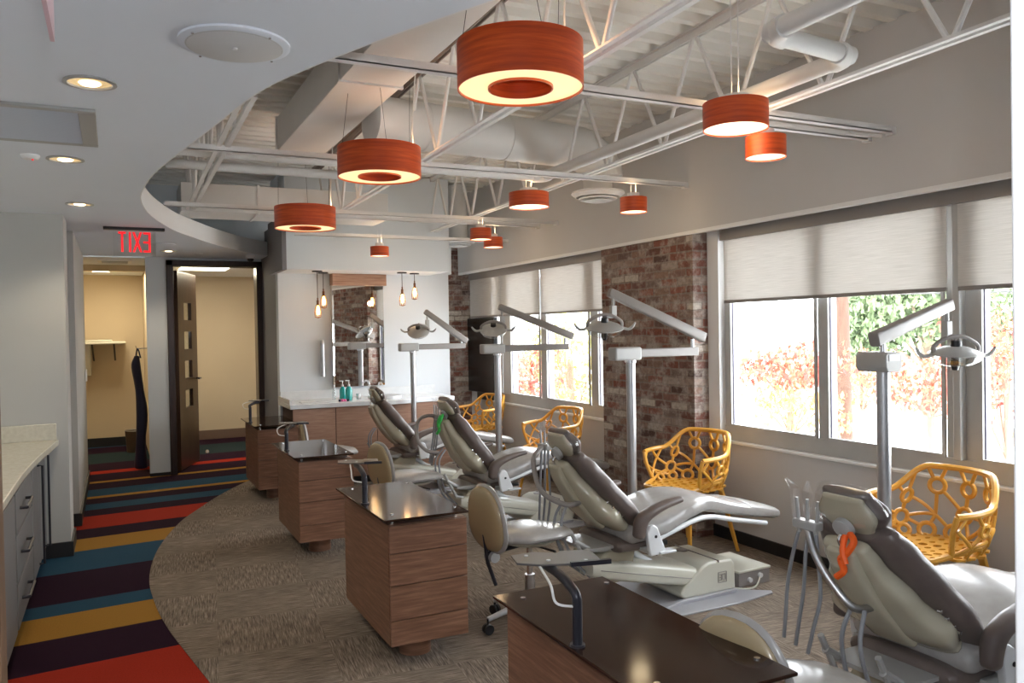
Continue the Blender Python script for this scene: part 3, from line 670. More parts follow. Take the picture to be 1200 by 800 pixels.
# downlights, speaker, vent, detector on lower ceiling
def downlight(x, y, label, r=0.068, on=True):
    t = thing('recessed_downlight', label, 'downlight', (x, y, ZC), 0, 'recessed downlights in the lower ceiling')
    bm = newbm(); lathe(bm, [(r * 1.18, 0.0), (r * 1.2, -0.005), (r, -0.007), (r * 0.97, 0.0), (r * 1.18, 0.0)], n=36); obj('trim_ring', bm, M['light_grey'], t, smooth=True)
    bm = newbm(); lathe(bm, [(r * 0.98, -0.001), (r * 0.8, -0.0035), (r * 0.5, -0.003), (0, -0.003)], n=36); obj('reflector', bm, mat('gold_reflector', (0.75, 0.55, 0.25), 0.25, 0.6, emit=(1, .7, .35), es=0.28), t, smooth=True)
    bm = newbm(); lathe(bm, [(r * 0.5, -0.004), (r * 0.42, -0.008), (0, -0.008)], n=24); obj('lamp_face', bm, M['can_em'], t, smooth=True)
    light('downlight_spot', 'SPOT', (x, y, ZC - 0.03), 9, (1, 0.84, 0.6), 0.04, (0, 0, 0), spot=2.2)
downlight(-0.055, 3.02, 'recessed downlight nearest the camera, above the ceiling grille')
downlight(-0.19, 4.36, 'recessed downlight just beyond the ceiling grille')
downlight(-0.18, 5.80, 'recessed downlight farther along, before the left wall block')
downlight(0.5, 8.72, 'recessed downlight in front of the dark brown door frame')
t = thing('ceiling_speaker', 'round white ceiling speaker grille', 'speaker', (0.33, 2.46, ZC))
bm = newbm(); lathe(bm, [(0.155, 0.0), (0.155, -0.006), (0.145, -0.010), (0, -0.011)], n=48); obj('speaker_rim', bm, M['ceiling'], t, smooth=True)
def perf():
    m = mat('perforated_grille', (0.3, 0.3, 0.3), 0.5); nt, b = nodes(m); v = objco(nt, (130, 130, 130)); vo = add(nt, 'ShaderNodeTexVoronoi'); nt.links.new(v, vo.inputs['Vector']); vo.inputs['Randomness'].default_value = 0
    nt.links.new(ramp(nt, vo.outputs['Distance'], [(0.25, (0.16, 0.16, 0.17)), (0.35, (0.65, 0.65, 0.65))]), b.inputs['Base Color']); return m
bm = newbm(); lathe(bm, [(0.135, -0.0112), (0.13, -0.013), (0, -0.0135)], n=48); obj('perforated_face', bm, perf(), t, smooth=True)
bm = newbm(); lathe(bm, [(0.008, -0.013), (0.007, -0.018), (0, -0.019)], n=14); obj('centre_cap', bm, M['trim_white'], t, smooth=True)
for a in (0.6, 2.2, 3.7, 5.3):
    bm = newbm(); lathe(bm, [(0.004, -0.0105), (0.004, -0.014), (0, -0.0145)], c=(0.142 * math.cos(a), 0.142 * math.sin(a), 0), n=8); obj('screw', bm, M['chrome'], t)
t = thing('ceiling_grille', 'square return air grille in the lower ceiling', 'air grille', (-0.255, 3.68, ZC))
bm = newbm()
for q in ((-0.30, 0.21, -0.31, -0.27), (-0.30, 0.21, 0.27, 0.31), (-0.30, -0.26, -0.27, 0.27), (0.15, 0.21, -0.27, 0.27)): box(bm, q[0], q[1], q[2], q[3], -0.012, 0.0)
obj('grille_frame', bm, M['light_grey'], t, bevel=0.003)
bm = newbm()
for i in range(26):
    y = -0.265 + i * 0.0208
    prism(bm, [(y, -0.002), (y + 0.003, -0.002), (y + 0.017, -0.010), (y + 0.014, -0.010)], -0.26, 0.15, 'x')
obj('louvre_slats', bm, mat('bluish_louvre', (0.55, 0.60, 0.68), 0.4, 0.2), t)
bm = newbm(); box(bm, -0.26, 0.15, -0.27, 0.27, -0.0015, -0.0005); obj('grille_backing', bm, mat('grille_dark', (0.13, 0.15, 0.18), 0.6), t)
t = thing('smoke_detector', 'small white detector with a red light on the lower ceiling', 'detector', (-0.33, 4.32, ZC))
bm = newbm(); lathe(bm, [(0.04, 0), (0.04, -0.008), (0.03, -0.02), (0, -0.022)], n=24); obj('detector_body', bm, M['trim_white'], t, smooth=True)
bm = newbm(); lathe(bm, [(0.005, -0.02), (0.004, -0.026), (0, -0.027)], c=(0.01, -0.01, 0), n=10); obj('indicator_light', bm, M['exit_em'], t)
t = thing('dome_camera', 'small white dome camera under the ceiling above the dark door frame', 'camera', (1.32, 9.0, ZC))
bm = newbm(); lathe(bm, [(0.05, 0), (0.05, -0.03), (0.042, -0.036), (0, -0.036)], n=24); obj('camera_housing', bm, M['trim_white'], t, smooth=True)
bm = newbm(); lathe(bm, [(0.034, -0.036), (0.03, -0.056), (0.016, -0.068), (0, -0.07)], n=24); obj('camera_dome', bm, M['black'], t, smooth=True)
for (x, y, lb) in ((0.42, 8.1, 'flat round cover plate in the ceiling left of the far downlight'), (0.80, 8.95, 'small round sensor plate in the ceiling above the open door')):
    bm = newbm(); rr = 0.11 if x < .5 else 0.04
    lathe(bm, [(rr, 0), (rr, -0.004), (rr * .9, -0.006), (0, -0.006)], c=(x, y, ZC), n=32); tag(obj('ceiling_cover_plate', bm, M['ceiling'], smooth=True), lb, 'cover plate')

# exit signs: clear acrylic, red letters, seen from behind
def exit_sign(loc, rz, label, w=0.30, h=0.20, ph=0.155):
    t = thing('exit_sign', label, 'exit sign', loc, rz)
    bm = newbm(); box(bm, -w * 0.72, w * 0.72, -0.03, 0.03, -0.022, 0.0); obj('sign_housing', bm, M['black'], t, bevel=0.003)
    bm = newbm(); box(bm, -w / 2, w / 2, -0.003, 0.003, -0.022 - h, -0.022); obj('acrylic_panel', bm, M['acrylic'], t)
    bm = newbm(); H = ph; lw = 0.052; th = 0.015; z0 = -0.035 - H; gap = 0.016
    def bar(a, b, c, d): box(bm, a, b, -0.0065, -0.0035, c, d)
    # mirrored order when seen from -y: T I X E with flipped E
    tot = 4 * lw - 0.03 + 3 * gap; x = -tot / 2
    bar(x, x + lw, z0 + H - th, z0 + H); bar(x + lw / 2 - th / 2, x + lw / 2 + th / 2, z0, z0 + H); x += lw + gap
    bar(x + 0.005, x + 0.005 + th, z0, z0 + H); x += lw - 0.03 + gap
    for s in (0, 1):
        a, b = (x, x + lw) if s == 0 else (x + lw, x)
        prism(bm, [(a - th * .55, z0), (a + th * .55, z0), (b + th * .55, z0 + H), (b - th * .55, z0 + H)], -0.0065 - s * .0005, -0.0035 - s * .0005, 'y')
    x += lw + gap
    bar(x + lw - th, x + lw, z0, z0 + H)
    for zz in (z0, z0 + H / 2 - th / 2, z0 + H - th): bar(x, x + lw - th, zz, zz + th)
    obj('exit_lettering', bm, M['exit_em'], t)
exit_sign((0.155, 6.93, ZC), 0.0, 'clear acrylic hanging sign whose red EXIT letters read mirrored')
t = thing('exit_sign', 'exit sign seen edge-on at the top left corner of the ceiling', 'exit sign', (-0.10, 1.72, ZC))
bm = newbm(); box(bm, -0.03, 0.03, -0.2, 0.2, -0.02, 0); obj('sign_housing', bm, M['light_grey'], t, bevel=.003)
bm = newbm(); box(bm, -0.004, 0.004, -0.17, 0.17, -0.24, -0.02); obj('acrylic_panel', bm, mat('pink_edge_acrylic', (0.75, 0.5, 0.55), 0.3), t)

# ------------------------------------------------------------------ rooms behind: door leaf, apron, shelf etc
a = math.radians(18.5)
t = thing('office_door', 'dark stained door leaf standing open, with four small glass lites', 'door', (DX0 + 0.01, 9.60, 0.012), -a)
W_, Hh, T_ = 0.80, 2.2, 0.04
bm = newbm(); lz = [(1.88, 2.0)]; 
lites = [(1.66, 1.86), (1.33, 1.53), (1.0, 1.20), (0.67, 0.87)]
la, lb_ = 0.24, 0.56
box(bm, 0, T_, 0, la, 0, Hh); box(bm, 0, T_, lb_, W_, 0, Hh)
zs = [0] + [z for q in lites[::-1] for z in q] + [Hh]
for i in range(0, len(zs), 2): box(bm, 0, T_, la, lb_, zs[i], zs[i + 1])
obj('door_panel', bm, M['leaf_wood'], t)
for q in lites:
    bm = newbm(); box(bm, T_ / 2 - .003, T_ / 2 + .003, la, lb_, q[0], q[1]); obj('glass_lite', bm, M['clear'], t)
bm = newbm(); tube(bm, [(T_, W_ - .07, 0.98), (T_ + .05, W_ - .07, 0.98), (T_ + .055, W_ - .18, 0.98)], 0.01); tube(bm, [(0, W_ - .07, 0.98), (-.05, W_ - .07, 0.98), (-.055, W_ - .18, 0.98)], 0.01); cyl(bm, (T_ / 2, W_ - .07, .95), .0, .0, 3) if False else None
obj('lever_handle', bm, M['dark_metal'], t, smooth=True)
t = thing('lead_apron', 'navy apron hanging from a hook on the hall side wall', 'apron', (0.24, 10.15, 0.0))
bm = newbm(); rounded_loft(bm, [(0.0, 0.05, 0.03), (0.0, 0, 0.3), (0.02, 0.0, 0.6), (0.0, 0, 0.9), (-0.03, 0, 1.15), (-0.02, 0, 1.26)], [0.12, 0.07, 0.09, 0.07, 0.09, 0.05], [0.07, 0.05, 0.06, 0.045, 0.05, 0.03], side=Vector((0, 1, 0)))
obj('apron_body', bm, M['navy'], t, smooth=True)
bm = newbm(); tube(bm, smooth_path([(-0.03, 0.02, 1.25), (-0.01, 0, 1.36), (0.02, -0.02, 1.25)], 5), 0.008); obj('apron_loop', bm, M['navy'], t)
bm = newbm(); tube(bm, [(0.12, 0, 1.36), (-0.02, 0, 1.36), (-0.03, 0, 1.39)], 0.006); obj('wall_hook', bm, M['chrome'], t)
t = thing('wall_shelf_table', 'cream fold-down table on brackets on the far hall wall', 'wall table', (-0.15, 12.12, 1.40))
bm = newbm(); box(bm, -0.3, 0.28, -0.28, 0.28, 0, 0.035); obj('table_leaf', bm, M['cream'], t, bevel=0.01)
bm = newbm(); box(bm, -0.25, 0.12, -0.2, 0.2, 0.035, 0.06); obj('pad', bm, M['cream'], t, bevel=0.01)
for x in (-0.12, 0.14):
    bm = newbm(); tube(bm, [(x, -0.2, 0), (x + .01, 0.26, -0.22)], 0.012); obj('bracket', bm, M['dark_metal'], t)
bm = newbm(); box(bm, -0.28, -0.14, 0.1, 0.28, -0.42, 0.0); obj('wall_plate', bm, M['cream'], t, bevel=0.01)
t = thing('waste_bin', 'small dark waste bin on the floor by the hanging apron', 'bin', (0.20, 11.6, 0))
bm = newbm(); lathe(bm, [(0.0, 0.0), (0.09, 0), (0.11, 0.28), (0.104, 0.28), (0.085, 0.01), (0, 0.01)], n=24); obj('bin_body', bm, mat('bin_brown', (0.08, 0.05, 0.03), 0.4), t, smooth=True)
bm = newbm(); tube(bm, [(0.107 * math.cos(k * PI / 12), 0.107 * math.sin(k * PI / 12), 0.28) for k in range(24)], 0.006, 6, closed=True); obj('bin_rim', bm, M['brushed'], t)
def troffer(x, y, w, d, label):
    t = thing('ceiling_light_panel', label, 'ceiling light', (x, y, ZC))
    bm = newbm(); box(bm, -w / 2, w / 2, -d / 2, d / 2, -0.012, 0.0); obj('panel_frame', bm, M['trim_white'], t)
    bm = newbm(); box(bm, -w / 2 + .03, w / 2 - .03, -d / 2 + .03, d / 2 - .03, -0.016, -0.012); obj('panel_diffuser', bm, M['panel_em'], t)
troffer(1.02, 10.55, 0.62, 1.1, 'bright rectangular light panel on the office ceiling behind the dark door frame')
troffer(-0.14, 11.3, 0.25, 0.6, 'small bright light panel on the hall ceiling')
t = thing('hall_vent', 'white air vent on the hall ceiling behind the exit sign', 'air grille', (0.02, 10.05, ZC))
bm = newbm(); box(bm, -0.17, 0.17, -0.17, 0.17, -0.012, 0); obj('vent_frame', bm, M['trim_white'], t)
bm = newbm()
for i in range(7): box(bm, -0.13, 0.13, -0.13 + i * .038, -0.115 + i * .038, -0.018, -0.012)
obj('vent_slats', bm, M['light_grey'], t)
bm = newbm(); lathe(bm, [(0, 0), (0.022, 0), (0.022, 0.03), (0.012, 0.045), (0, 0.045)], c=(1.02, 10.9, 0.003), n=14); tag(obj('door_stop', bm, M['chrome'], smooth=True), 'small chrome door stop on the office floor', 'door stop')
bm = newbm(); box(bm, -0.278, -0.262, 9.3, 9.37, 1.05, 1.17); 
tag(obj('light_switch', bm, M['trim_white'], bevel=.002), 'white light switch plate at the hall opening', 'light switch')

# ------------------------------------------------------------------ left built-in: cabinets + curved counter
CY0, CY1 = 3.0, 6.32
t = thing('drawer_cabinet', 'grey base cabinet with three drawers under the cream counter', 'cabinet', (-0.46, 5.05, 0))
bm = newbm(); box(bm, -0.58, 0, -0.55, 0.28, 0.09, 0.765); obj('cabinet_body', bm, M['grey_lam'], t)
bm = newbm(); box(bm, -0.56, -0.05, -0.55, 0.28, 0.0, 0.09); obj('plinth', bm, M['black_base'], t)
for (z0, z1) in ((0.56, 0.755), (0.33, 0.55), (0.10, 0.32)):
    bm = newbm(); box(bm, 0.0, 0.018, -0.53, 0.27, z0, z1); d = obj('drawer', bm, M['grey_lam'], t, bevel=0.003)
    bm = newbm(); zc = (z0 + z1) / 2; tube(bm, [(0.018, -0.36, zc), (0.05, -0.36, zc), (0.05, -0.08, zc), (0.018, -0.08, zc)], 0.008, 8); obj('handle', bm, M['dark_metal'], d)
t = thing('tall_door_cabinet', 'grey base cabinet with two long bar handles next to the white wall block', 'cabinet', (-0.46, 5.83, 0))
bm = newbm(); box(bm, -0.58, 0, -0.49, 0.48, 0.09, 0.765); obj('cabinet_body', bm, M['grey_lam'], t)
bm = newbm(); box(bm, -0.56, -0.05, -0.49, 0.48, 0.0, 0.09); obj('plinth', bm, M['black_base'], t)
for y0, y1, hy in ((-0.48, -0.01, -0.12), (0.0, 0.47, 0.36)):
    bm = newbm(); box(bm, 0, 0.018, y0, y1, 0.10, 0.755); d = obj('door', bm, M['grey_lam'], t, bevel=0.003)
    bm = newbm(); tube(bm, [(0.018, hy, 0.72), (0.045, hy, 0.72), (0.045, hy, 0.12), (0.018, hy, 0.12)], 0.007, 8); obj('handle', bm, M['dark_metal'], d)
t = thing('near_base_cabinet', 'grey base cabinet mostly hidden by the oak panel', 'cabinet', (-0.46, 3.75, 0))
bm = newbm(); box(bm, -0.58, 0, -0.75, 0.74, 0.09, 0.765); obj('cabinet_body', bm, M['grey_lam'], t)
bm = newbm(); box(bm, -0.56, -0.05, -0.75, 0.74, 0.0, 0.09); obj('plinth', bm, M['black_base'], t)
bm = newbm(); box(bm, 0, 0.018, -0.73, 0.72, 0.10, 0.755); obj('door', bm, M['grey_lam'], t, bevel=.003)
t = thing('curved_counter', 'cream stone counter with a curved front edge along the left wall', 'counter', (0, 0, 0.765))
front = [(-0.36, 6.33), (-0.385, 5.95), (-0.415, 5.5), (-0.435, 5.0), (-0.44, 4.5), (-0.44, 3.0)]
poly = [(p.x, p.y) for p in smooth_path([(x, y, 0) for x, y in front], 5)] + [(-1.5, 3.0), (-1.5, 6.33)]
bm = newbm(); prism(bm, poly, 0, 0.04, 'z'); obj('counter_slab', bm, M['counter_beige'], t, bevel=0.004)
bm = newbm(); box(bm, -1.5, -0.37, 6.30, 6.33, 0.04, 0.15); obj('backsplash', bm, M['counter_beige'], t, bevel=0.003)

# ------------------------------------------------------------------ vanity
t = thing('vanity_cabinet', 'oak laminate vanity base below the white counter', 'vanity cabinet', (1.50, 7.85, 0))
bm = newbm(); box(bm, 0.02, 1.66, 0.03, 0.59, 0.09, 0.775); obj('cabinet_body', bm, M['lam_dark'], t)
for i in range(4):
    bm = newbm(); box(bm, 0.01 + i * 0.414, 0.418 + i * 0.414, 0.008, 0.03, 0.08, 0.772); obj('door', bm, M['vanity_laminate'], t, bevel=0.002)
bm = newbm(); box(bm, 0.06, 1.62, 0.07, 0.55, 0.003, 0.09); obj('plinth', bm, M['black_base'], t)
t = thing('vanity_counter', 'white counter with splash and raised round basin rim below the mirror', 'counter', (1.50, 7.85, 0.775))
pl = [(-0.02, 0.6), (-0.02, -0.02), (0.72, -0.03), (0.84, -0.075), (0.98, -0.09), (1.15, -0.06), (1.3, 0.0), (1.67, 0.0), (1.67, 0.6)]
bm = newbm(); prism(bm, pl, 0, 0.045, 'z'); obj('counter_slab', bm, M['counter'], t, bevel=0.005)
bm = newbm(); box(bm, 0.0, 1.67, 0.58, 0.60, 0.045, 0.13); obj('backsplash', bm, M['counter'], t)
bm = newbm(); box(bm, -0.02, 0.0, 0.0, 0.60, 0.045, 0.09); obj('side_splash', bm, M['counter'], t)
bm = newbm(); lathe(bm, [(0.0, 0.05), (0.12, 0.055), (0.16, 0.075), (0.17, 0.075), (0.175, 0.06), (0.17, 0.044)], c=(0.98, 0.2, 0), n=36); obj('basin_rim', bm, M['white_plastic'], t, smooth=True)
bm = newbm(); tube(bm, smooth_path([(0.98, 0.42, 0.045), (0.98, 0.42, 0.16), (0.98, 0.36, 0.2), (0.98, 0.28, 0.17)], 4), 0.011); obj('tap', bm, M['chrome'], t, smooth=True)
t = thing('wall_mirror', 'tall frameless mirror above the vanity with an oak header board', 'mirror', (2.03, 8.375, 0.93), math.radians(4.7))
bm = newbm(); box(bm, 0, 0.57, 0.005, 0.03, 0, 1.18); obj('mirror_backing', bm, M['light_grey'], t)
bm = newbm(); box(bm, 0.003, 0.567, 0.0, 0.005, 0.003, 1.06); obj('mirror_glass', bm, M['mirror'], t)
bm = newbm(); box(bm, -0.01, 0.58, -0.07, 0.03, 1.06, 1.18); obj('header_board', bm, M['vanity_laminate'], t, bevel=0.002)
t = thing('cup_dispenser', 'upright brushed metal cup dispenser on the wall left of the mirror', 'cup dispenser', (1.93, 8.41, 1.05))
bm = newbm(); cyl(bm, (0, 0, 0), 0.024, 0.34, 20); obj('dispenser_tube', bm, M['brushed'], t, smooth=True)
bm = newbm(); lathe(bm, [(0.024, 0.34), (0.018, 0.37), (0.007, 0.38), (0, 0.38)], n=16); obj('cap', bm, M['brushed'], t, smooth=True)
bm = newbm(); box(bm, -0.012, 0.012, 0.0, 0.04, 0.05, 0.30); obj('bracket', bm, M['light_grey'], t)
def soap(x, y, s, label):
    t = thing('soap_bottle', label, 'soap bottle', (x, y, 0.82), 0, 'teal soap bottles on the vanity')
    bm = newbm(); lathe(bm, [(0, 0), (0.03 * s, 0), (0.032 * s, 0.02), (0.032 * s, 0.1 * s), (0.02 * s, 0.125 * s), (0.012, 0.135 * s), (0, 0.135 * s)], n=20); obj('bottle_body', bm, M['teal'], t, smooth=True)
    bm = newbm(); z = 0.135 * s; cyl(bm, (0, 0, z), 0.013, 0.018, 12); tube(bm, [(0, 0, z + .018), (0, 0, z + 0.055)], 0.005, 8); tube(bm, [(0.008, 0, z + .055), (-0.035, 0, z + 0.057)], 0.006, 8); obj('pump', bm, M['white_plastic'], t, smooth=True)
soap(2.06, 8.12, 1.0, 'teal pump soap bottle standing closer to the wall, left of its twin')
soap(2.10, 8.03, 1.05, 'teal pump soap bottle standing in front, beside the pink items')
t = thing('spray_bottle', 'white-capped clear bottle to the left of the teal soaps', 'bottle', (1.99, 8.2, 0.82))
bm = newbm(); lathe(bm, [(0, 0), (0.02, 0), (0.02, 0.1), (0.008, 0.12), (0, 0.12)], n=16); obj('bottle_body', bm, M['clear'], t, smooth=True)
bm = newbm(); cyl(bm, (0, 0, 0.12), 0.01, 0.03, 10); obj('cap', bm, M['white_plastic'], t)
t = thing('white_cup', 'small white cup between the teal soaps and the basin', 'cup', (2.21, 8.08, 0.82))
bm = newbm(); lathe(bm, [(0, 0), (0.018, 0), (0.024, 0.06), (0.021, 0.06), (0.016, 0.005), (0, 0.005)], n=18); obj('cup_body', bm, M['white_plastic'], t, smooth=True)
for i in range(6):
    bm = newbm(); x = 1.98 + 0.028 * (i % 4) + 0.012 * (i // 4); y = 7.93 + 0.03 * (i // 4)
    lathe(bm, [(0, 0), (0.011, 0), (0.012, 0.02), (0, 0.024)], c=(x, y, 0.82), n=10)
    tag(obj('toothbrush_cap', bm, M['pink'] if i % 3 else M['navy'], smooth=True), 'tiny pink or navy cap in the cluster before the teal soaps', 'small cap', 'caps clustered on the vanity')
t = thing('papers_tray', 'flat white paper tray lying on the left half of the vanity', 'tray', (1.74, 8.0, 0.82))
bm = newbm(); box(bm, -0.13, 0.13, -0.07, 0.07, 0, 0.006); obj('tray_base', bm, M['white_plastic'], t, bevel=0.002)
bm = newbm(); box(bm, -0.12, 0.02, -0.06, 0.05, 0.006, 0.009); obj('paper_sheet', bm, M['light_grey'], t)

# ------------------------------------------------------------------ dental cabinets with glass tops
def cabinet(x, y, label, tray_a=0.6, tray_len=0.17, dz=0.0, near=False):
    t = thing('delivery_cabinet', label, 'cabinet', (x, y, 0), 0, 'oak delivery cabinets with bronze glass tops')
    w, d = 0.37, 0.78; z0, z1 = 0.10, 0.64
    bm = newbm(); box(bm, 0, w, 0.02, d, z0, z1); obj('cabinet_body', bm, M['laminate'], t)
    bm = newbm(); box(bm, 0.004, w - 0.004, 0.012, 0.022, z0 + .004, z1 - .004); obj('front_reveal', bm, M['lam_dark'], t)
    zz = [z0, z0 + 0.115, z0 + 0.27, z0 + 0.415, z1]
    for a, b in zip(zz, zz[1:]):
        bm = newbm(); box(bm, 0.0, w, 0.0, 0.014, a + 0.002, b - 0.002); obj('drawer_front', bm, M['laminate'], t, bevel=0.0012)
    bm = newbm(); cyl(bm, (w * 0.45, 0.17, 0.003), 0.075, z0 - 0.003, 32); obj('round_foot', bm, M['laminate'], t, smooth=True)
    bm = newbm(); cyl(bm, (w * 0.45, 0.62, 0.003), 0.075, z0 - 0.003, 32); obj('round_foot', bm, M['laminate'], t, smooth=True)
    for px, py in ((0.03, 0.05), (w - 0.04, 0.05), (0.03, d - 0.05), (w - 0.04, d - 0.05)):
        bm = newbm(); cyl(bm, (px, py, z1), 0.010, 0.031, 12); st = obj('standoff', bm, M['chrome'], t, smooth=True)
        bm = newbm(); cyl(bm, (px, py, z1 + 0.041), 0.008, 0.003, 12); obj('screw_cap', bm, M['chrome'], st)
    bm = newbm(); box(bm, -0.04, w - 0.01, -0.055, d + 0.02, z1 + 0.031, z1 + 0.041); obj('glass_top', bm, M['brown_glass'], t, bevel=0.003)
    px, py = -0.015, 0.33
    bm = newbm(); cyl(bm, (px, py, z1 + 0.041), 0.02, 0.006, 16); cyl(bm, (px, py, z1 + .04), 0.0135, 0.125 + dz, 18); obj('tray_post', bm, M['dark_metal'], t, smooth=True)
    zt = z1 + 0.165 + dz
    ca, sa = math.cos(tray_a), math.sin(tray_a)
    e = (px + 0.10 * ca, py + 0.15 * sa + 0.06, zt + 0.03)
    bm = newbm(); tube(bm, smooth_path([(px, py, zt - .01), (px + 0.0, py + .01, zt + 0.012), ((px + e[0]) / 2, (py + e[1]) / 2, zt + .03), e], 4), 0.013, 10); obj('tray_arm', bm, M['dark_metal'], t, smooth=True)
    tr = bpy.data.objects.new('tmp', None); bpy.data.objects.remove(tr)
    Mx = Matrix.Translation((e[0], e[1], zt + 0.045)) @ Matrix.Rotation(-0.25, 4, 'Z')
    bm = newbm(); L = tray_len * 0.72
    prism(bm, [(-0.09, -0.03), (-0.03, -0.06), (L * 0.75, -0.08), (L, -0.05), (L, 0.05), (L * 0.4, 0.06), (L * .3, 0.04), (-0.02, 0.07), (-0.09, 0.05)], 0, 0.006, 'z', Mx); o = obj('instrument_tray', bm, M['tray'], t, bevel=0.0015)
    bm = newbm(); box(bm, L * 0.35, L * 1.15, -0.085, -0.072, 0, 0.012, Mx); obj('tray_edge_bar', bm, M['dark_metal'], o)
    for q in ((-0.05, 0.03), (L * .7, -0.055), (0, -0.03)):
        bm = newbm(); lathe(bm, [(0.006, 0.006), (0.006, 0.009), (0, 0.01)], c=(q[0], q[1], 0), n=10, M=Mx); obj('button', bm, M['white_plastic'], o)
    bm = newbm(); tube(bm, smooth_path([(px - .01, py, zt - 0.02), (px - 0.05, py + 0.02, zt - 0.01), (px - 0.05, py + .05, zt + 0.03), (e[0] - .03, e[1] - .01, zt + .045), (e[0] + .01, e[1], zt + 0.035)], 6), 0.0035, 8); obj('white_cable', bm, M['tubew'], t, smooth=True)
    return t
cabinet(1.07, 1.47, 'oak delivery cabinet in the bottom foreground with its glass top seen from above', 1.35, 0.2, 0.0)
cabinet(1.07, 3.45, 'oak delivery cabinet standing alone in the middle of the taupe carpet', 1.4, 0.15)
cabinet(1.08, 5.46, 'second farthest oak delivery cabinet, with grey light on its glass top', 0.8, 0.15)
cabinet(1.13, 7.05 + 0.45, 'farthest oak delivery cabinet, in front of the dark door frame', 0.3, 0.12, 0.02)

# ------------------------------------------------------------------ dental chairs
def R2(p, piv, a):
    # rotate (u,z) about piv by a
    x, z = p[0] - piv[0], p[1] - piv[1]; c, s = math.cos(a), math.sin(a); return (piv[0] + x * c - z * s, piv[1] + x * s + z * c)
def dental_chair(loc, rz, label, back=0.0, strap=None, arm_side=-1, boxes=True, holder=None, head_tilt=0.0):
    t = thing('dental_chair', label, 'dental chair', loc, rz, 'dental patient chairs')
    Yv = Vector((0, 1, 0)); piv = (-0.08, 0.47)
    def B(u, z, v=0.0):
        p = R2((u, z), piv, back); return (p[0], v, p[1])
    # seat and leg cushion
    bm = newbm(); rounded_loft(bm, [(-0.10, 0, 0.425), (0.08, 0, 0.455), (0.27, 0, 0.515), (0.42, 0, 0.525), (0.62, 0, 0.475), (0.94, 0, 0.405)],
        [0.23, 0.25, 0.24, 0.215, 0.195, 0.18], [0.055, 0.062, 0.055, 0.048, 0.04, 0.034], k=6, e=3.5); obj('seat_cushion', bm, M['taupe_light'], t, smooth=True)
    bm = newbm(); 
    rounded_loft(bm, [(0.74, 0, 0.455), (0.86, 0, 0.43), (0.955, 0, 0.408)], [0.188, 0.186, 0.184], [0.041, 0.038, 0.035], k=3); obj('foot_cover', bm, M['taupe_light'], t, smooth=True)
    for s in (-1, 1):
        bm = newbm(); tube(bm, smooth_path([(0.0, s * 0.225, 0.385), (0.16, s * 0.228, 0.43), (0.30, s * 0.222, 0.462), (0.42, s * 0.212, 0.462), (0.62, s * 0.19, 0.415), (0.86, s * 0.175, 0.365)], 5), 0.014, 10); obj('side_rail', bm, M['white_plastic'], t, smooth=True)
    bm = newbm(); rounded_loft(bm, [(-0.16, 0, 0.37), (0.0, 0, 0.37), (0.2, 0, 0.42), (0.4, 0, 0.455)], [0.2, 0.21, 0.2, 0.18], [0.04, 0.035, 0.03, 0.02], k=3); obj('seat_underside', bm, M['taupe'], t, smooth=True)
    # backrest
    path = [B(-0.05, 0.485), B(-0.14, 0.58), B(-0.225, 0.675), B(-0.305, 0.775), B(-0.36, 0.84)]
    bm = newbm(); rounded_loft(bm, path, [0.225, 0.24, 0.215, 0.178, 0.15], [0.045, 0.062, 0.06, 0.055, 0.04], k=6, e=2.9); obj('backrest_cushion', bm, M['taupe'], t, smooth=True)
    sh = [B(-0.135, 0.475), B(-0.215, 0.54), B(-0.295, 0.63), B(-0.375, 0.74), B(-0.415, 0.80)]
    bm = newbm(); rounded_loft(bm, sh, [0.19, 0.222, 0.165, 0.10, 0.085], [0.04, 0.052, 0.045, 0.036, 0.028], k=6, e=3.4); s_ = obj('back_shell', bm, M['beige'], t, smooth=True)
    bm = newbm(); sh2 = [B(-0.20, 0.465), B(-0.265, 0.53), B(-0.335, 0.615), B(-0.405, 0.72), B(-0.435, 0.785)]
    rounded_loft(bm, sh2, [0.085, 0.08, 0.068, 0.06, 0.055], [0.02, 0.024, 0.026, 0.026, 0.02], k=6, e=4); obj('shell_channel', bm, M['beige'], s_, smooth=True)
    for s in (-1, 1):
        for q in (0.30, 0.45, 0.60, 0.72):
            u, z = -0.33 + q * 0.22, 0.68 - q * 0.20
            p = B(u, z, s * 0.0); 
            bm = newbm(); lathe(bm, [(0.006, 0), (0.006, 0.012), (0, 0.013)], n=8, M=Matrix.Translation((p[0], s * (0.205), p[2])) @ Matrix.Rotation(-s * PI / 2, 4, 'X')); obj('shell_screw', bm, M['chrome'], s_)
    # headrest
    hc = B(-0.395, 0.905); ha = math.radians(62) + back + head_tilt
    hd = Vector((-math.cos(ha), 0, math.sin(ha)))
    nrm = Vector((math.sin(ha), 0, math.cos(ha)))
    hcv = Vector(hc)
    bm = newbm(); rounded_loft(bm, [hcv - hd * 0.06 + nrm * 0.02, hcv + nrm * 0.026, hcv + hd * 0.06 + nrm * 0.015], [0.095, 0.128, 0.095], [0.027, 0.031, 0.023], k=5, e=2.6); h = obj('headrest', bm, M['taupe'], t, smooth=True)
    bm = newbm(); rounded_loft(bm, [hcv - hd * 0.055 - nrm * 0.01, hcv - nrm * 0.015, hcv + hd * 0.055 - nrm * 0.01], [0.08, 0.11, 0.08], [0.017, 0.023, 0.017], k=5, e=2.6); obj('headrest_shell', bm, M['beige'], h, smooth=True)
    bm = newbm(); rounded_loft(bm, [hcv - hd * 0.072 + nrm * 0.003, hcv, hcv + hd * 0.072 + nrm * 0.003], [0.102, 0.134, 0.10], [0.041, 0.05, 0.037], k=5, e=2.6); obj('plastic_cover', bm, M['film'], h, smooth=True)
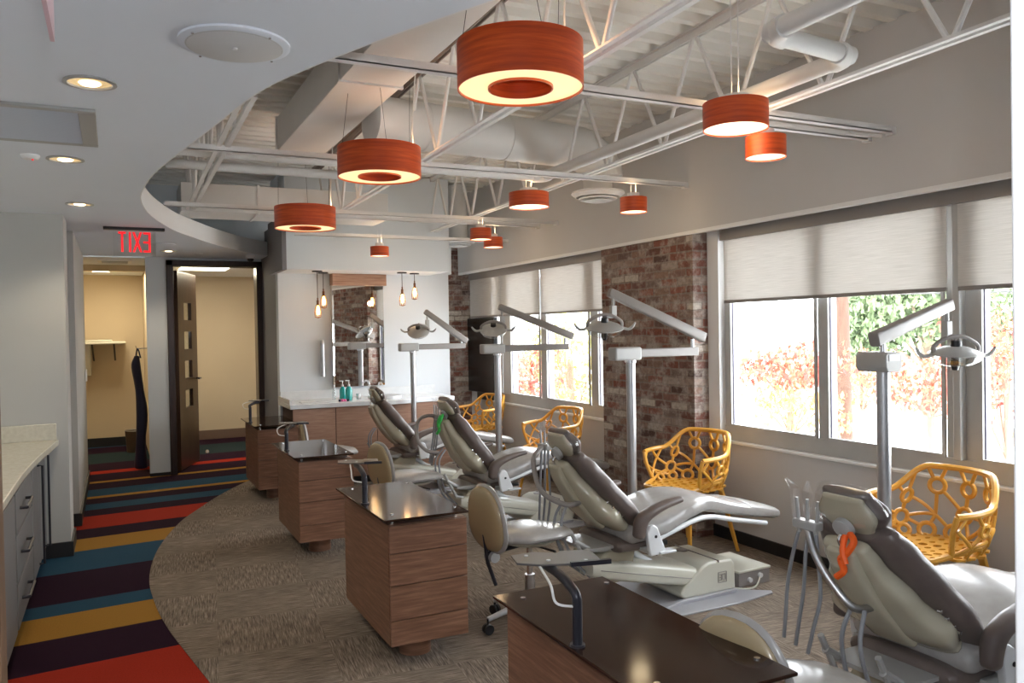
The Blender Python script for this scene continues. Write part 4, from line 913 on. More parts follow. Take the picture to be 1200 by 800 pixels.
    bm = newbm(); lathe(bm, [(0.035, 0.0), (0.035, 0.02), (0.02, 0.028), (0, 0.028)], n=20, M=Matrix.Translation(hcv - nrm * 0.04 - hd * 0.03) @ (-nrm).to_track_quat('Z', 'Y').to_matrix().to_4x4()); obj('headrest_knob', bm, M['light_grey'], h, smooth=True)
    bm = newbm(); q1 = Vector(B(-0.38, 0.80)); tube(bm, [q1, hcv - hd * 0.05 - nrm * 0.01], 0.014); tube(bm, smooth_path([hcv - nrm * .05 - hd * .04, q1 + Vector((-0.07, 0, 0.02)), q1 + Vector((-.03, 0, -.04))], 5), 0.007); obj('headrest_post', bm, M['chrome'], t, smooth=True)
    # armrests
    for s in (-1, 1):
        v = s * 0.275
        bm = newbm(); rounded_loft(bm, [(-0.115, v, 0.45), (-0.10, v, 0.515), (-0.04, v, 0.555), (0.06, v, 0.585), (0.15, v, 0.60)], [0.028, 0.032, 0.034, 0.031, 0.026], [0.034, 0.036, 0.026, 0.02, 0.016], k=5, e=2.6); a_ = obj('armrest', bm, M['taupe'], t, smooth=True)
        bm = newbm(); prism(bm, [(-0.075, 0.455), (-0.055, 0.485), (-0.03, 0.492), (-0.005, 0.475), (0.045, 0.355), (0.03, 0.335), (-0.05, 0.33), (-0.06, 0.36)], v - s * 0.0 - 0.014, v + 0.014, 'y'); obj('armrest_bracket', bm, M['white_plastic'], a_, bevel=0.008, seg=3)
        bm = newbm(); lathe(bm, [(0.008, 0), (0.008, 0.017), (0, 0.018)], n=10, M=Matrix.Translation((-0.02, v, 0.43)) @ Matrix.Rotation(-s * PI / 2, 4, 'X')); obj('armrest_bolt', bm, M['black'], a_)
        bm = newbm(); box(bm, 0.0, 0.10, v - s * 0.0 - 0.03, v + 0.03, 0.338, 0.350); obj('armrest_foot', bm, M['white_plastic'], a_, bevel=0.003)
        bm = newbm(); box(bm, -0.06, 0.04, min(v, s * .15), max(v, s * .15), 0.342, 0.362); obj('armrest_crossbar', bm, M['light_grey'], a_, bevel=0.003)
    # lift block and scissor links under the hips
    bm = newbm(); prism(bm, [(-0.26, 0.24), (-0.05, 0.22), (-0.03, 0.335), (-0.2, 0.35), (-0.26, 0.31)], -0.13, 0.13, 'y'); obj('lift_block', bm, M['beige'], t, bevel=0.012)
    bm = newbm()
    for v in (-0.11, 0.11):
        tube(bm, [(-0.40, v, 0.42), (-0.30, v, 0.36), (-0.12, v, 0.34), (0.1, v, 0.345)], 0.014, 8); tube(bm, [(-0.42, v, 0.47), (-0.33, v, 0.30), (-0.15, v, 0.26)], 0.011, 8)
    box(bm, -0.34, -0.1, -0.15, 0.15, 0.362, 0.376)
    obj('lift_linkage', bm, M['light_grey'], t, smooth=True)
    bm = newbm(); box(bm, -0.15, 0.16, -0.16, 0.16, 0.335, 0.36); obj('seat_plate', bm, M['black'], t, bevel=0.004)
    # lift arm
    bm = newbm(); loft(bm, [((-0.30, 0, 0.255), 0.13, 0.035), ((-0.26, 0, 0.252), 0.155, 0.05), ((-0.1, 0, 0.225), 0.165, 0.058), ((0.12, 0, 0.175), 0.165, 0.058), ((0.36, 0, 0.12), 0.16, 0.055)], n=28, e=5); obj('lift_arm', bm, M['cream'], t, smooth=True)
    bm = newbm(); loft(bm, [((-0.265, 0, 0.258), 0.158, 0.003), ((-0.1, 0, 0.222), 0.168, 0.003), ((0.12, 0, 0.172), 0.168, 0.003), ((0.36, 0, 0.118), 0.163, 0.003)], n=28, e=5); obj('arm_seam', bm, M['arm_grey'], t, smooth=True)
    bm = newbm(); tube(bm, smooth_path([(-0.12, -0.02, 0.30), (-0.02, -0.03, 0.31), (0.08, -0.04, 0.245), (0.13, -0.04, 0.22)], 6), 0.02, 10); obj('hose_cover', bm, M['white_plastic'], t, smooth=True)
    # pedestal
    bm = newbm(); prism(bm, [(0.26, 0.022), (0.235, 0.05), (0.26, 0.085), (0.395, 0.185), (0.44, 0.20), (0.60, 0.195), (0.625, 0.17), (0.63, 0.022)], -0.17, 0.2, 'y'); p_ = obj('pedestal', bm, M['cream'], t, bevel=0.012, seg=3)
    bm = newbm(); box(bm, 0.50, 0.506, -0.175, 0.2, 0.19, 0.2025); cyl(bm, (0.47, 0.1, 0.195), 0.035, 0.009, 20); obj('pedestal_cap', bm, M['arm_grey'], p_)
    bm = newbm(); y = -0.1735
    def fr_(x0, x1, z0, z1, w=0.0022):
        box(bm, x0, x1, y, y + .003, z0, z0 + w); box(bm, x0, x1, y, y + .003, z1 - w, z1); box(bm, x0, x0 + w, y, y + .003, z0, z1); box(bm, x1 - w, x1, y, y + .003, z0, z1)
    fr_(0.50, 0.56, 0.075, 0.135)
    for zz in (0.087, 0.103, 0.119): box(bm, 0.508, 0.524, y, y + .003, zz, zz + .003)
    box(bm, 0.521, 0.524, y, y + .003, .087, .122); fr_(0.531, 0.552, 0.087, 0.122, 0.003)
    obj('embossed_emblem', bm, M['arm_grey'], p_)
    bm = newbm(); prism(bm, [(0.02, -0.32), (0.50, -0.33), (0.78, -0.30), (0.80, -0.27), (0.66, -0.16), (0.66, 0.30), (0.1, 0.30)], 0.003, 0.012, 'z')
    prism(bm, [(0.10, 0.012), (0.60, 0.012), (0.62, 0.03), (0.20, 0.03)], -0.20, -0.17, 'y'); obj('base_plate', bm, M['plate'], t, bevel=0.002)
    if boxes:
        bm = newbm(); box(bm, 0.69, 0.93, -0.13, 0.20, 0.004, 0.085); b_ = obj('junction_box', bm, M['arm_grey'], t, bevel=0.003)
        bm = newbm(); box(bm, 0.685, 0.935, -0.135, 0.205, 0.085, 0.10); obj('junction_lid', bm, M['cream'], b_, bevel=0.004)
        bm = newbm()
        for u in (0.77, 0.85): tube(bm, [(u, -0.13, 0.04 + (u - .77) * .2), (u, -0.145, 0.04 + (u - .77) * .2)], 0.014, 14)
        obj('junction_sockets', bm, M['white_plastic'], b_, smooth=True)
        bm = newbm(); tube(bm, smooth_path([(0.62, -0.06, 0.06), (0.66, -.07, 0.05), (0.70, -0.07, 0.03)], 4), 0.02, 10); tube(bm, smooth_path([(0.63, -0.14, 0.02), (0.70, -0.17, 0.008), (0.78, -0.17, 0.01), (0.84, -0.145, 0.05)], 5), 0.005, 8); obj('supply_hoses', bm, M['cream'], b_, smooth=True)
    # tubes under the back
    bm = newbm()
    random.seed(3)
    for i in range(2):
        v = -0.05 + 0.05 * i
        tube(bm, smooth_path([B(-0.40, 0.60, v), B(-0.45, 0.50, v * 1.4), (-0.40, v * 1.5, 0.34 - .02 * i), (-0.27, v, 0.2)], 5), 0.0075, 8)
    obj('umbilical_hoses', bm, M['hose'], t, smooth=True)
    if strap:
        bm = newbm(); p = Vector(B(-0.455, 0.81, -0.03))
        tube(bm, smooth_path([p + Vector((0.02, 0, 0.035)), p + Vector((0, -0.03, 0.02)), p + Vector((-0.01, -0.01, -0.02)), p + Vector((0.0, 0.02, -0.045)), p + Vector((-.01, 0.0, -0.075)), p + Vector((-.015, 0.025, -0.1))], 6), 0.011, 8)
        tube(bm, smooth_path([p + Vector((0.01, 0.01, 0.03)), p + Vector((-0.015, 0.0, -0.01)), p + Vector((-.02, -0.015, -0.05))], 6), 0.010, 8)
        obj('tied_strap', bm, M[strap], t, label='%s strap knotted round the headrest post' % strap, smooth=True)
    if holder:
        # curved tube arm with instrument holder, hoses and plastic sleeves
        pts = holder['arm']; hp = Vector(pts[-1])
        bm = newbm(); tube(bm, smooth_path(pts, 6), 0.0135, 12); arm = obj('instrument_arm', bm, M['brushed'] if not holder.get('grey') else M['arm_grey'], t, smooth=True)
        bm = newbm(); box(bm, hp.x - 0.02, hp.x + 0.02, hp.y - 0.05, hp.y + 0.05, hp.z - 0.015, hp.z + 0.015); obj('instrument_holder', bm, M['light_grey'], arm, bevel=0.005)
        for i, q in enumerate((-0.035, 0.0, 0.035)):
            top = hp + Vector((0, q, 0.01))
            bm = newbm(); tube(bm, [top + Vector((0, 0, -0.04)), top + Vector((0, q * .3, 0.075))], [0.008, 0.006], 10); obj('handpiece', bm, M['light_grey'], arm, smooth=True)
            e = Vector(holder['end']) + Vector((0.02 * i - 0.02, q * 2.0, 0))
            mid = (top + e) / 2 + Vector((0.01 * i, q, -0.02))
            bm = newbm(); tube(bm, smooth_path([top + Vector((0, 0, -0.03)), top.lerp(mid, 0.5), mid, mid.lerp(e, .55), e], 5), 0.0065, 8); obj('hose', bm, M['hose'], arm, smooth=True)
            bm = newbm(); c = top + Vector((0, q * .5, 0.05))
            ps = [c + Vector((0.0, 0, -0.045)), c + Vector((0.004, 0.004, 0.0)), c + Vector((-0.01 + .01 * i, 0.01 * (i - 1), 0.05)), c + Vector((0.02 - .015 * i, 0.03 * (i - 1), 0.085))]
            loft(bm, [(p, w, 0.008) for p, w in zip(ps, (0.012, 0.02, 0.024, 0.006))], n=8, e=1.2); obj('plastic_sleeve', bm, M['film'], arm)
    return t
hM = {'arm': [(-0.33, -0.06, 0.60), (-0.42, -0.06, 0.60), (-0.50, 0.04, 0.66), (-0.50, 0.12, 0.80), (-0.43, 0.18, 0.85), (-0.37, 0.22, 0.86)], 'end': (-0.40, 0.22, 0.34), 'grey': True}
hN = {'arm': [(-0.33, -0.03, 0.59), (-0.42, -0.02, 0.60), (-0.45, 0.05, 0.68), (-0.45, 0.11, 0.76), (-0.43, 0.15, 0.83)], 'end': (-0.46, 0.18, 0.42)}
hK = {'arm': [(-0.44, -0.06, 0.62), (-0.52, -0.02, 0.64), (-0.56, 0.05, 0.72), (-0.53, 0.10, 0.84), (-0.44, 0.15, 0.87), (-0.36, 0.16, 0.86)], 'end': (-0.4, 0.2, 0.5), 'grey': True}
dental_chair((2.47, 3.68, 0), math.radians(2), 'dental chair in the middle bay, fully in view before the brick column', 0.0, None, holder=hM)
dental_chair((2.505, 1.865, 0), math.radians(2), 'dental chair at the bottom right with an orange strap on its headrest', 0.02, 'orange', holder=hN)
dental_chair((2.52, 5.56, 0), math.radians(2), 'dental chair third from the camera, with a green strap behind the headrest', -0.12, 'green', holder=hK)
dental_chair((2.52, 7.28, 0), math.radians(2), 'farthest dental chair, standing in front of the vanity', -0.06, None)

# ------------------------------------------------------------------ operator stools
def stool(loc, rz, label, col='beige_dark'):
    t = thing('operator_stool', label, 'stool', loc, rz, 'operator stools with beige backs')
    bm = newbm(); rounded_loft(bm, [(-0.17, 0, 0.475), (-0.08, 0, 0.478), (0.05, 0, 0.478), (0.18, 0, 0.462)], [0.12, 0.185, 0.185, 0.12], [0.03, 0.036, 0.036, 0.028], k=5, e=2.4); obj('seat_cushion', bm, M['taupe_light'], t, smooth=True)
    bm = newbm(); cyl(bm, (0, 0, 0.425), 0.12, 0.02, 24, 0.15); obj('seat_pan', bm, M['cream'], t, smooth=True)
    Yv = Vector((0, 1, 0))
    def disc(cx, ry, rz, th, lean=-0.10):
        bm = newbm(); nu, nv = 28, 12; Mx = Matrix.Translation((cx, 0, 0.575)) @ Matrix.Rotation(lean, 4, 'Y'); rows = []
        for j in range(nv + 1):
            q = -PI / 2 + PI * j / nv; row = []
            for i in range(nu):
                w = 2 * PI * i / nu; k = math.cos(q) ** 0.55
                y_ = math.copysign(abs(math.cos(w)) ** 0.85, math.cos(w)) * ry * k; z_ = math.copysign(abs(math.sin(w)) ** 0.85, math.sin(w)) * rz * k
                x_ = th * math.sin(q) - 0.35 * y_ * y_ / ry * 0.5
                row.append(bm.verts.new(Mx @ Vector((-x_ if False else x_ + 0.9 * y_ * y_, y_ * (1 - 0.12 * z_ / rz), z_))))
            rows.append(row)
        for a_, b_2 in zip(rows, rows[1:]):
            for i in range(nu): bm.faces.new((a_[i], a_[(i + 1) % nu], b_2[(i + 1) % nu], b_2[i]))
        bmesh.ops.remove_doubles(bm, verts=bm.verts, dist=1e-5); return bm
    b_ = obj('backrest_cushion', disc(-0.235, 0.172, 0.172, 0.024), M['taupe_light'], t, smooth=True)
    obj('backrest_shell', disc(-0.252, 0.160, 0.160, 0.026), M[col], b_, smooth=True)
    bm = newbm(); tube(bm, [(-0.262, 0, 0.50), (-0.245, 0, 0.36), (-0.20, 0, 0.24)], 0.010, 8); tube(bm, [(-0.245, 0, 0.40), (-0.12, 0, 0.41), (0.0, 0, 0.42)], 0.012, 8); obj('back_upright', bm, M['dark_metal'], t, smooth=True)
    bm = newbm(); tube(bm, [(-0.22, -0.035, 0.385), (-0.22, 0.035, 0.385)], 0.026, 18); obj('adjust_knob', bm, M['light_grey'], t, smooth=True)
    bm = newbm(); tube(bm, [(0.02, 0.0, 0.405), (0.05, -0.16, 0.40)], 0.006, 8); obj('lever', bm, M['black'], t)
    bm = newbm(); cyl(bm, (0, 0, 0.10), 0.026, 0.16, 20); obj('column_sleeve', bm, M['brushed'], t, smooth=True)
    bm = newbm(); cyl(bm, (0, 0, 0.24), 0.015, 0.19, 16); obj('gas_lift', bm, M['chrome'], t, smooth=True)
    for k in range(5):
        a = k * 2 * PI / 5 + 0.6; c, s = math.cos(a), math.sin(a)
        bm = newbm(); loft(bm, [((0.015 * c, 0.015 * s, 0.115), 0.024, 0.018), ((0.13 * c, 0.13 * s, 0.10), 0.018, 0.013), ((0.245 * c, 0.245 * s, 0.075), 0.013, 0.011)], n=14, e=3, side=Vector((-s, c, 0))); leg = obj('leg', bm, M['alu_base'], t, smooth=True)
        bm = newbm(); q = Vector((0.245 * c, 0.245 * s, 0.028))
        for d in (-0.013, 0.013):
            o2 = Vector((-s, c, 0)) * d; tube(bm, [q + o2 * 0.4, q + o2 * 1.4], 0.025, 16)
        tube(bm, [q + Vector((0, 0, 0.0)), q + Vector((0, 0, 0.05))], 0.006, 8); obj('caster', bm, M['black'], leg, smooth=True)
    return t
st = stool((1.86, 3.64, 0.003), math.radians(6), 'operator stool with beige back beside the middle oak cabinet, casters visible')
dup(st, (1.70, 1.68, 0.003), math.radians(8), 'operator stool at the bottom edge between foreground cabinet and nearest dental chair')
dup(st, (1.86, 5.45, 0.003), math.radians(12), 'operator stool behind the middle oak cabinet, its shell half hidden by a tray')
dup(st, (1.68, 7.0, 0.003), math.radians(-4), 'farthest operator stool, right behind the second farthest oak cabinet')

# ------------------------------------------------------------------ exam light poles
def light_head(t, p, edge=True, face=0.0, tilt=0.0, s=1.0):
    p = Vector(p)
    Mx = Matrix.Translation(p) @ Matrix.Rotation(face, 4, 'Z') @ Matrix.Rotation(tilt, 4, 'X') @ Matrix.Scale(s, 4)
    h = None
    bm = newbm(); lathe(bm, [(0.0, 0.035), (0.05, 0.03), (0.09, 0.015), (0.115, 0.0), (0.112, -0.006), (0.085, 0.006), (0.045, 0.02), (0.0, 0.025)], n=32, M=Mx); h = obj('lamp_reflector', bm, M['light_grey'], t, smooth=True)
    bm = newbm(); lathe(bm, [(0.112, -0.006), (0.1, -0.03), (0.065, -0.052), (0.02, -0.06), (0, -0.06)], n=32, M=Mx); obj('lamp_shield', bm, M['clear'], h, smooth=True)
    bm = newbm(); lathe(bm, [(0, 0.06), (0.022, 0.058), (0.024, 0.03), (0.018, 0.025), (0, 0.025)], n=18, M=Mx); lathe(bm, [(0, -0.005), (0.018, -0.005), (0.021, -0.05), (0.014, -0.075), (0, -0.075)], n=18, M=Mx); obj('lamp_hub', bm, M['black'], h, smooth=True)
    bm = newbm(); tube(bm, [Mx @ Vector(q) for q in smooth_path([(-0.10, 0, 0.0), (-0.098, 0, 0.035), (-0.05, 0, 0.068), (0.0, 0, 0.078), (0.05, 0, 0.068), (0.098, 0, 0.035), (0.10, 0, 0.0)], 4)], 0.010, 8); obj('lamp_yoke', bm, M['arm_grey'], h, smooth=True)
    for sx in (-1, 1):
        bm = newbm(); tube(bm, [Mx @ Vector(q) for q in smooth_path([(sx * 0.10, 0, -0.002), (sx * 0.14, 0, -0.012), (sx * 0.165, 0, 0.004), (sx * 0.18, 0, 0.028)], 4)], [0.009, .009, .009, .009, .009, .009, .009, .009, .009, .008, .007, .006, .005], 8); obj('lamp_handle', bm, M['light_grey'], h, smooth=True)
def pole_light(base, label, bar, arm0, arm1, drop, head, face, tilt, zt=1.30, endon=False, s=1.0):
    x, y = base; t = thing('exam_light', label, 'exam light', (x, y, 0.003), 0, 'pole mounted exam lights')
    def Lc(p): return (p[0] - x, p[1] - y, p[2])
    bm = newbm(); cyl(bm, (0, 0, 0), 0.075, 0.02, 24); cyl(bm, (0, 0, 0.02), 0.06, 0.01, 24, .04); obj('pole_base', bm, M['light_grey'], t, smooth=True)
    bm = newbm(); cyl(bm, (0, 0, 0.02), 0.028, zt - 0.02, 24); obj('pole', bm, M['brushed'], t, smooth=True)
    if not endon:
        x0, x1 = bar[0] - x, bar[1] - x
        bm = newbm(); box(bm, x0, 0.055, -0.045, 0.045, zt - 0.0, zt + 0.08); obj('arm_housing', bm, M['light_grey'], t, bevel=0.012, seg=3)
        bm = newbm(); box(bm, 0.055, x1, -0.028, 0.028, zt + 0.014, zt + 0.068); obj('lower_arm', bm, M['arm_grey'], t, bevel=0.008, seg=3)
        bm = newbm(); cyl(bm, (x1 - 0.03, 0, zt + 0.068), 0.012, 0.05, 14); cyl(bm, (0, 0, zt - 0.015), 0.034, 0.015, 18); obj('swivel', bm, M['chrome'], t, smooth=True)
    else:
        bm = newbm(); prism(bm, [(-0.05, zt + 0.02), (-0.035, zt), (0.035, zt), (0.05, zt + 0.02), (0.05, zt + 0.07), (0.04, zt + 0.085), (-0.04, zt + 0.085), (-0.05, zt + 0.07)], -0.055, 0.10, 'y'); obj('arm_housing', bm, M['light_grey'], t, bevel=0.004)
        bm = newbm(); box(bm, -0.032, 0.032, -0.058, -0.055, zt + 0.048, zt + 0.075); obj('housing_badge', bm, M['white_plastic'], t)
        bm = newbm(); cyl(bm, (0, 0, zt + 0.08), 0.012, 0.06, 14); obj('swivel', bm, M['chrome'], t, smooth=True)
    a, b = Vector(Lc(arm0)), Vector(Lc(arm1)); d = (b - a).normalized()
    bm = newbm(); loft(bm, [(a - d * 0.03, 0.02, 0.026), (a - d * 0.025, 0.026, 0.032), (b + d * 0.02, 0.024, 0.027), (b + d * 0.028, 0.018, 0.02)], n=24, e=5); obj('upper_arm', bm, M['arm_grey'], t, smooth=True)
    hp = Vector(Lc(head))
    bm = newbm(); c = b + Vector((0, 0, -0.02)); tube(bm, [c, c + Vector((0, 0, -0.05))], 0.010); k = c + Vector((0, 0, -0.05))
    box(bm, k.x - 0.018, k.x + 0.018, k.y - 0.015, k.y + 0.015, k.z - 0.075, k.z); obj('drop_joint', bm, M['light_grey'], t, bevel=0.003)
    bm = newbm(); top = hp + Vector((0, 0, 0.07)); tube(bm, smooth_path([k + Vector((0, 0, -0.06)), (k + Vector((0, 0, -0.09)) + top) / 2 + Vector((0.015, 0, 0.01)), top], 4), 0.011, 8); obj('hanger_arm', bm, M['light_grey'], t, smooth=True)
    light_head(t, hp, face=face, tilt=tilt, s=s)
pole_light((2.80, 4.09), 'exam light on a steel pole right before the brick column', (2.665, 3.30), (3.335, 4.09, 1.435), (2.68, 4.09, 1.70), None, (2.60, 4.06, 1.50), -0.45, 0.25)
pole_light((2.86, 6.12), 'exam light on a steel pole in front of the far window', (2.715, 3.54), (3.56, 6.12, 1.44), (2.91, 6.12, 1.68), None, (2.82, 6.10, 1.50), -0.5, 0.5)
pole_light((2.66, 7.68), 'farthest exam light, its pole standing before the white vanity wall', (2.52, 3.22), (3.22, 7.68, 1.40), (2.82, 7.68, 1.68), None, (2.72, 7.66, 1.50), -0.6, 0.65)
pole_light((2.93, 2.40), 'exam light at the right with its lamp hanging in front of the window post', None, (2.90, 2.40, 1.435), (3.37, 2.42, 1.57), None, (3.40, 2.40, 1.355), -0.45, 0.1, zt=1.29, endon=True)

# ------------------------------------------------------------------ yellow lattice armchairs
def shell_pt(th, s):
    # th: angle round the back (0 = straight behind, +-PI/2 = arms, beyond -> front); s: 0 seat centre .. 1 rim
    # plan radius grows from seat to rim, rim height falls from back to the arm tips
    a = abs(th)
    k_ = min(1, max(0, (a - 0.62) / 0.75)); k_ = k_ * k_ * (3 - 2 * k_)
    rim = 0.778 - 0.125 * k_ - 0.02 * max(0, a - 1.4)
    rr = 0.265 if a < 1.3 else 0.265 + 0.02 * (a - 1.3)
    z0 = 0.425
    if s < 0.42:
        k = s / 0.42; r = 0.215 * k; z = z0 + 0.012 * k * k
    else:
        k = (s - 0.42) / 0.58; r = 0.215 + (rr - 0.215 + 0.015) * math.sin(min(1, k * 1.15) * PI / 2); z = z0 + 0.012 + (rim - z0 - 0.012) * (k ** 1.25)
    return Vector((r * math.cos(th) * 0.95, r * math.sin(th) * 1.02, z))
def lattice_chair(loc, rz, label):
    t = thing('lattice_armchair', label, 'armchair', loc, rz, 'yellow lattice armchairs along the window wall')
    TH = 2.05
    bm = newbm()
    # rim round the back and arms, ribbon like
    rim = [shell_pt(-TH + 2 * TH * i / 48, 1.0) for i in range(49)]
    for side in (-1, 1):
        tip = shell_pt(side * TH, 1.0); lo = shell_pt(side * TH, 0.5); pt = [tip, tip.lerp(lo, .4) + Vector((-0.012, 0, 0)), lo]
        tube(bm, smooth_path(pt, 5), 0.013, 8)
    tube(bm, rim, 0.0155, 8)
    front = [shell_pt(TH, 0.5)] + [Vector((0.0 + -0.235 + 0.035 * (abs(q) ** 2), q * 0.19, 0.432)) for q in (0.95, 0.6, 0.3, 0, -0.3, -0.6, -0.95)] + [shell_pt(-TH, 0.5)]
    tube(bm, smooth_path(front, 4), 0.0145, 8)
    rm = obj('rim', bm, M['yellow'], t, smooth=True)
    # back and arm lattice: rings joined by struts
    rnd = random.Random(11); nodes_ = []
    rows = [(0.50, 9, 0.0), (0.66, 7, 0.5), (0.84, 8, 0.0)]
    grid = []
    for s, n, off in rows:
        row = []
        for i in range(n + (0 if off else 1)):
            th = -TH + 2 * TH * (i + off) / n
            th += rnd.uniform(-0.05, 0.05) if 0 < i < n - 1 else 0; ss = s + rnd.uniform(-0.025, 0.025)
            ringr = rnd.choice([0.034, 0.028, 0.0, 0.036, 0.026]) if 0 < i < n else 0.0
            row.append((th, ss, ringr))
        grid.append(row)
    bm = newbm()
    def P(th, s): return shell_pt(th, s)
    def tang(th, s):
        a = (P(th + .02, s) - P(th - .02, s)).normalized(); b = (P(th, s + .02) - P(th, s - .02)).normalized(); return a, b
    def strut(A, B_):
        pts = [P(A[0] + (B_[0] - A[0]) * k / 5, A[1] + (B_[1] - A[1]) * k / 5) for k in range(6)]
        pa, pb = pts[0], pts[-1]; L = (pb - pa).length
        sub = []
        for k in range(6):
            f = k / 5
            f = (A[2] / L) * (1 - f) + (1 - (B_[2] / L)) * f if L > A[2] + B_[2] else f
            q = P(A[0] + (B_[0] - A[0]) * f, A[1] + (B_[1] - A[1]) * f); sub.append(q)
        tube(bm, sub, 0.0092, 8)
    for row in grid:
        for nd in row:
            if nd[2] > 0:
                a, b = tang(nd[0], nd[1]); c = P(nd[0], nd[1])
                tube(bm, [c + (a * math.cos(k * PI / 8) + b * math.sin(k * PI / 8)) * nd[2] for k in range(16)], 0.0115, 8, closed=True)
    for r0, r1 in zip(grid, grid[1:]):
        for nd in r0:
            near_ = sorted(r1, key=lambda q: abs(q[0] - nd[0]))[:2]
            for q in near_: strut(nd, q)
    for nd in grid[-1]:
        for d in (-0.16, 0.16):
            if abs(nd[0] + d) < TH: strut(nd, (nd[0] + d, 1.0, 0))
    for row in grid[1:2]:
        for a, b in zip(row, row[1:]):
            if rnd.random() < 0.7: strut(a, b)
    obj('back_lattice', bm, M['yellow'], t, smooth=True)
    # seat lattice: irregular rounded holes
    bm = newbm()
    def SP(x, y):
        r = math.hypot(x, y); return Vector((x, y, 0.425 + 0.012 * min(1, r / 0.2) ** 2))
    pitch = 0.062; cells = []
    for j in range(-4, 5):
        for i in range(-5, 6):
            x = i * pitch + (0.5 * pitch if j % 2 else 0); y = j * pitch * 0.866
            if math.hypot(x / 0.24, y / 0.235) < 0.98: cells.append((x, y))
    for (x, y) in cells:
        R_ = pitch / math.sqrt(3)
        outer = []; inn = []
        for k in range(12):
            a = PI / 6 + k * PI / 6; ro = R_ if k % 2 == 0 else R_ * 0.866
            outer.append((x + ro * math.cos(a) * 1.0, y + ro * math.sin(a)))
            h = math.sin(x * 31 + y * 17); ri = R_ * (0.52 + 0.12 * h)
            inn.append((x + ri * math.cos(a), y + ri * math.sin(a) * (0.8 + 0.15 * math.sin(y * 40))))
        for zo in (0,):
            vo = [bm.verts.new(SP(*q) + Vector((0, 0, 0.004))) for q in outer]; vi = [bm.verts.new(SP(*q) + Vector((0, 0, 0.004))) for q in inn]
            wo = [bm.verts.new(SP(*q) - Vector((0, 0, 0.006))) for q in outer]; wi = [bm.verts.new(SP(*q) - Vector((0, 0, 0.006))) for q in inn]
            for k in range(12):
                k2 = (k + 1) % 12
                bm.faces.new((vo[k], vo[k2], vi[k2], vi[k])); bm.faces.new((wo[k], wi[k], wi[k2], wo[k2])); bm.faces.new((vi[k], vi[k2], wi[k2], wi[k])); bm.faces.new((vo[k], wo[k], wo[k2], vo[k2]))
    obj('seat_lattice', bm, M['yellow'], t)
    bm = newbm(); box(bm, -0.14, 0.13, -0.012, 0.012, 0.40, 0.414); box(bm, -0.012, 0.012, -0.15, 0.15, 0.40, 0.414); obj('underframe', bm, M['yellow'], t, bevel=.003)
    for sx, sy in ((1, 1), (1, -1), (-1, 1), (-1, -1)):
        a = Vector((sx * 0.15, sy * 0.16, 0.42)); b = Vector((sx * (0.24 if sx > 0 else 0.21), sy * 0.225, 0.0))
        bm = newbm(); loft(bm, [(a, 0.02, 0.014), (a.lerp(b, 0.4), 0.017, 0.012), (b, 0.011, 0.009)], n=12, e=3); obj('leg', bm, M['yellow'], t, smooth=True)
    return t
yc = lattice_chair((3.42, 4.36, 0.003), math.radians(8), 'yellow lattice armchair in front of the brick column')
dup(yc, (3.44, 2.58, 0.003), math.radians(-4), 'yellow lattice armchair nearest the camera, under the window post')
dup(yc, (3.46, 6.30, 0.003), math.radians(6), 'yellow lattice armchair under the far window, behind the plastic wrapped instruments')
dup(yc, (3.555, 8.10, 0.003), math.radians(10), 'farthest yellow lattice armchair, below the black screen')

# ------------------------------------------------------------------ garden outside
def outside_ground():
    bm = newbm(); box(bm, 4.02, 60, -30, 70, -1.3, -1.2); o = struct('ground', bm, M['ground']); return o
outside_ground()
def ray_pt(px, py, dist):
    yaw = math.radians(26.1); cx, cy = (px - 600) / 950, (400 - 14 - py) / 950
    d = Vector((math.sin(yaw) + cx * math.cos(yaw), math.cos(yaw) - cx * math.sin(yaw), cy)); return Vector((0, 0, 1.5)) + d * dist
def foliage(name, label, centre, size, n, material, leaf, stem=True, seed=1):
    rnd = random.Random(seed); c = Vector(centre)
    t = thing(name, label, 'tree' if 'tree' in name else 'shrub', (c.x, c.y, -1.2))
    c2 = c - Vector((c.x, c.y, -1.2))
    blobs = [(c2 + Vector((rnd.uniform(-.6, .6) * size[0], rnd.uniform(-.6, .6) * size[1], rnd.uniform(-.6, .6) * size[2])), rnd.uniform(.3, .55)) for _ in range(14)]
    bm = newbm()
    for i in range(n):
        b, r = rnd.choice(blobs)
        v = Vector((rnd.gauss(0, 1), rnd.gauss(0, 1), rnd.gauss(0, 1))).normalized() * (r * rnd.uniform(0.4, 1) )
        p = b + Vector((v.x * size[0], v.y * size[1], v.z * size[2]))
        e = Euler((rnd.uniform(0, 6), rnd.uniform(0, 6), rnd.uniform(0, 6))).to_matrix(); s = leaf * rnd.uniform(.6, 1.3)
        vs = [bm.verts.new(p + e @ Vector(q) * s) for q in ((-1, 0, 0), (0, -.5, .1), (1, 0, 0), (0, .5, .1))]; bm.faces.new(vs)
    o = obj('leaf_canopy', bm, material, t); o['kind'] = 'stuff'
    bm = newbm(); rb = size[0] * 0.05
    tube(bm, smooth_path([(0, 0, 0.0), (0.03, 0.02, c2.z * 0.5), (c2.x, c2.y, c2.z)], 4), [rb] * 9, 8)
    for b, r in blobs[:9]: tube(bm, [(0.02, 0.02, max(0.1, c2.z - size[2])), b], rb * 0.35, 5)
    obj('trunk', bm, M['bark'], t, smooth=True)
foliage('red_shrub', 'red and orange leaved shrub seen through the first pane beside the brick column', ray_pt(925, 440, 11), (1.0, 1.0, 0.5), 1500, M['leaf_red'], 0.05, seed=2)
foliage('yellow_shrub', 'yellow leaved shrub low in the pane beside the brick column', ray_pt(925, 485, 10), (0.8, 0.8, 0.35), 700, M['leaf_orange'], 0.045, seed=3)
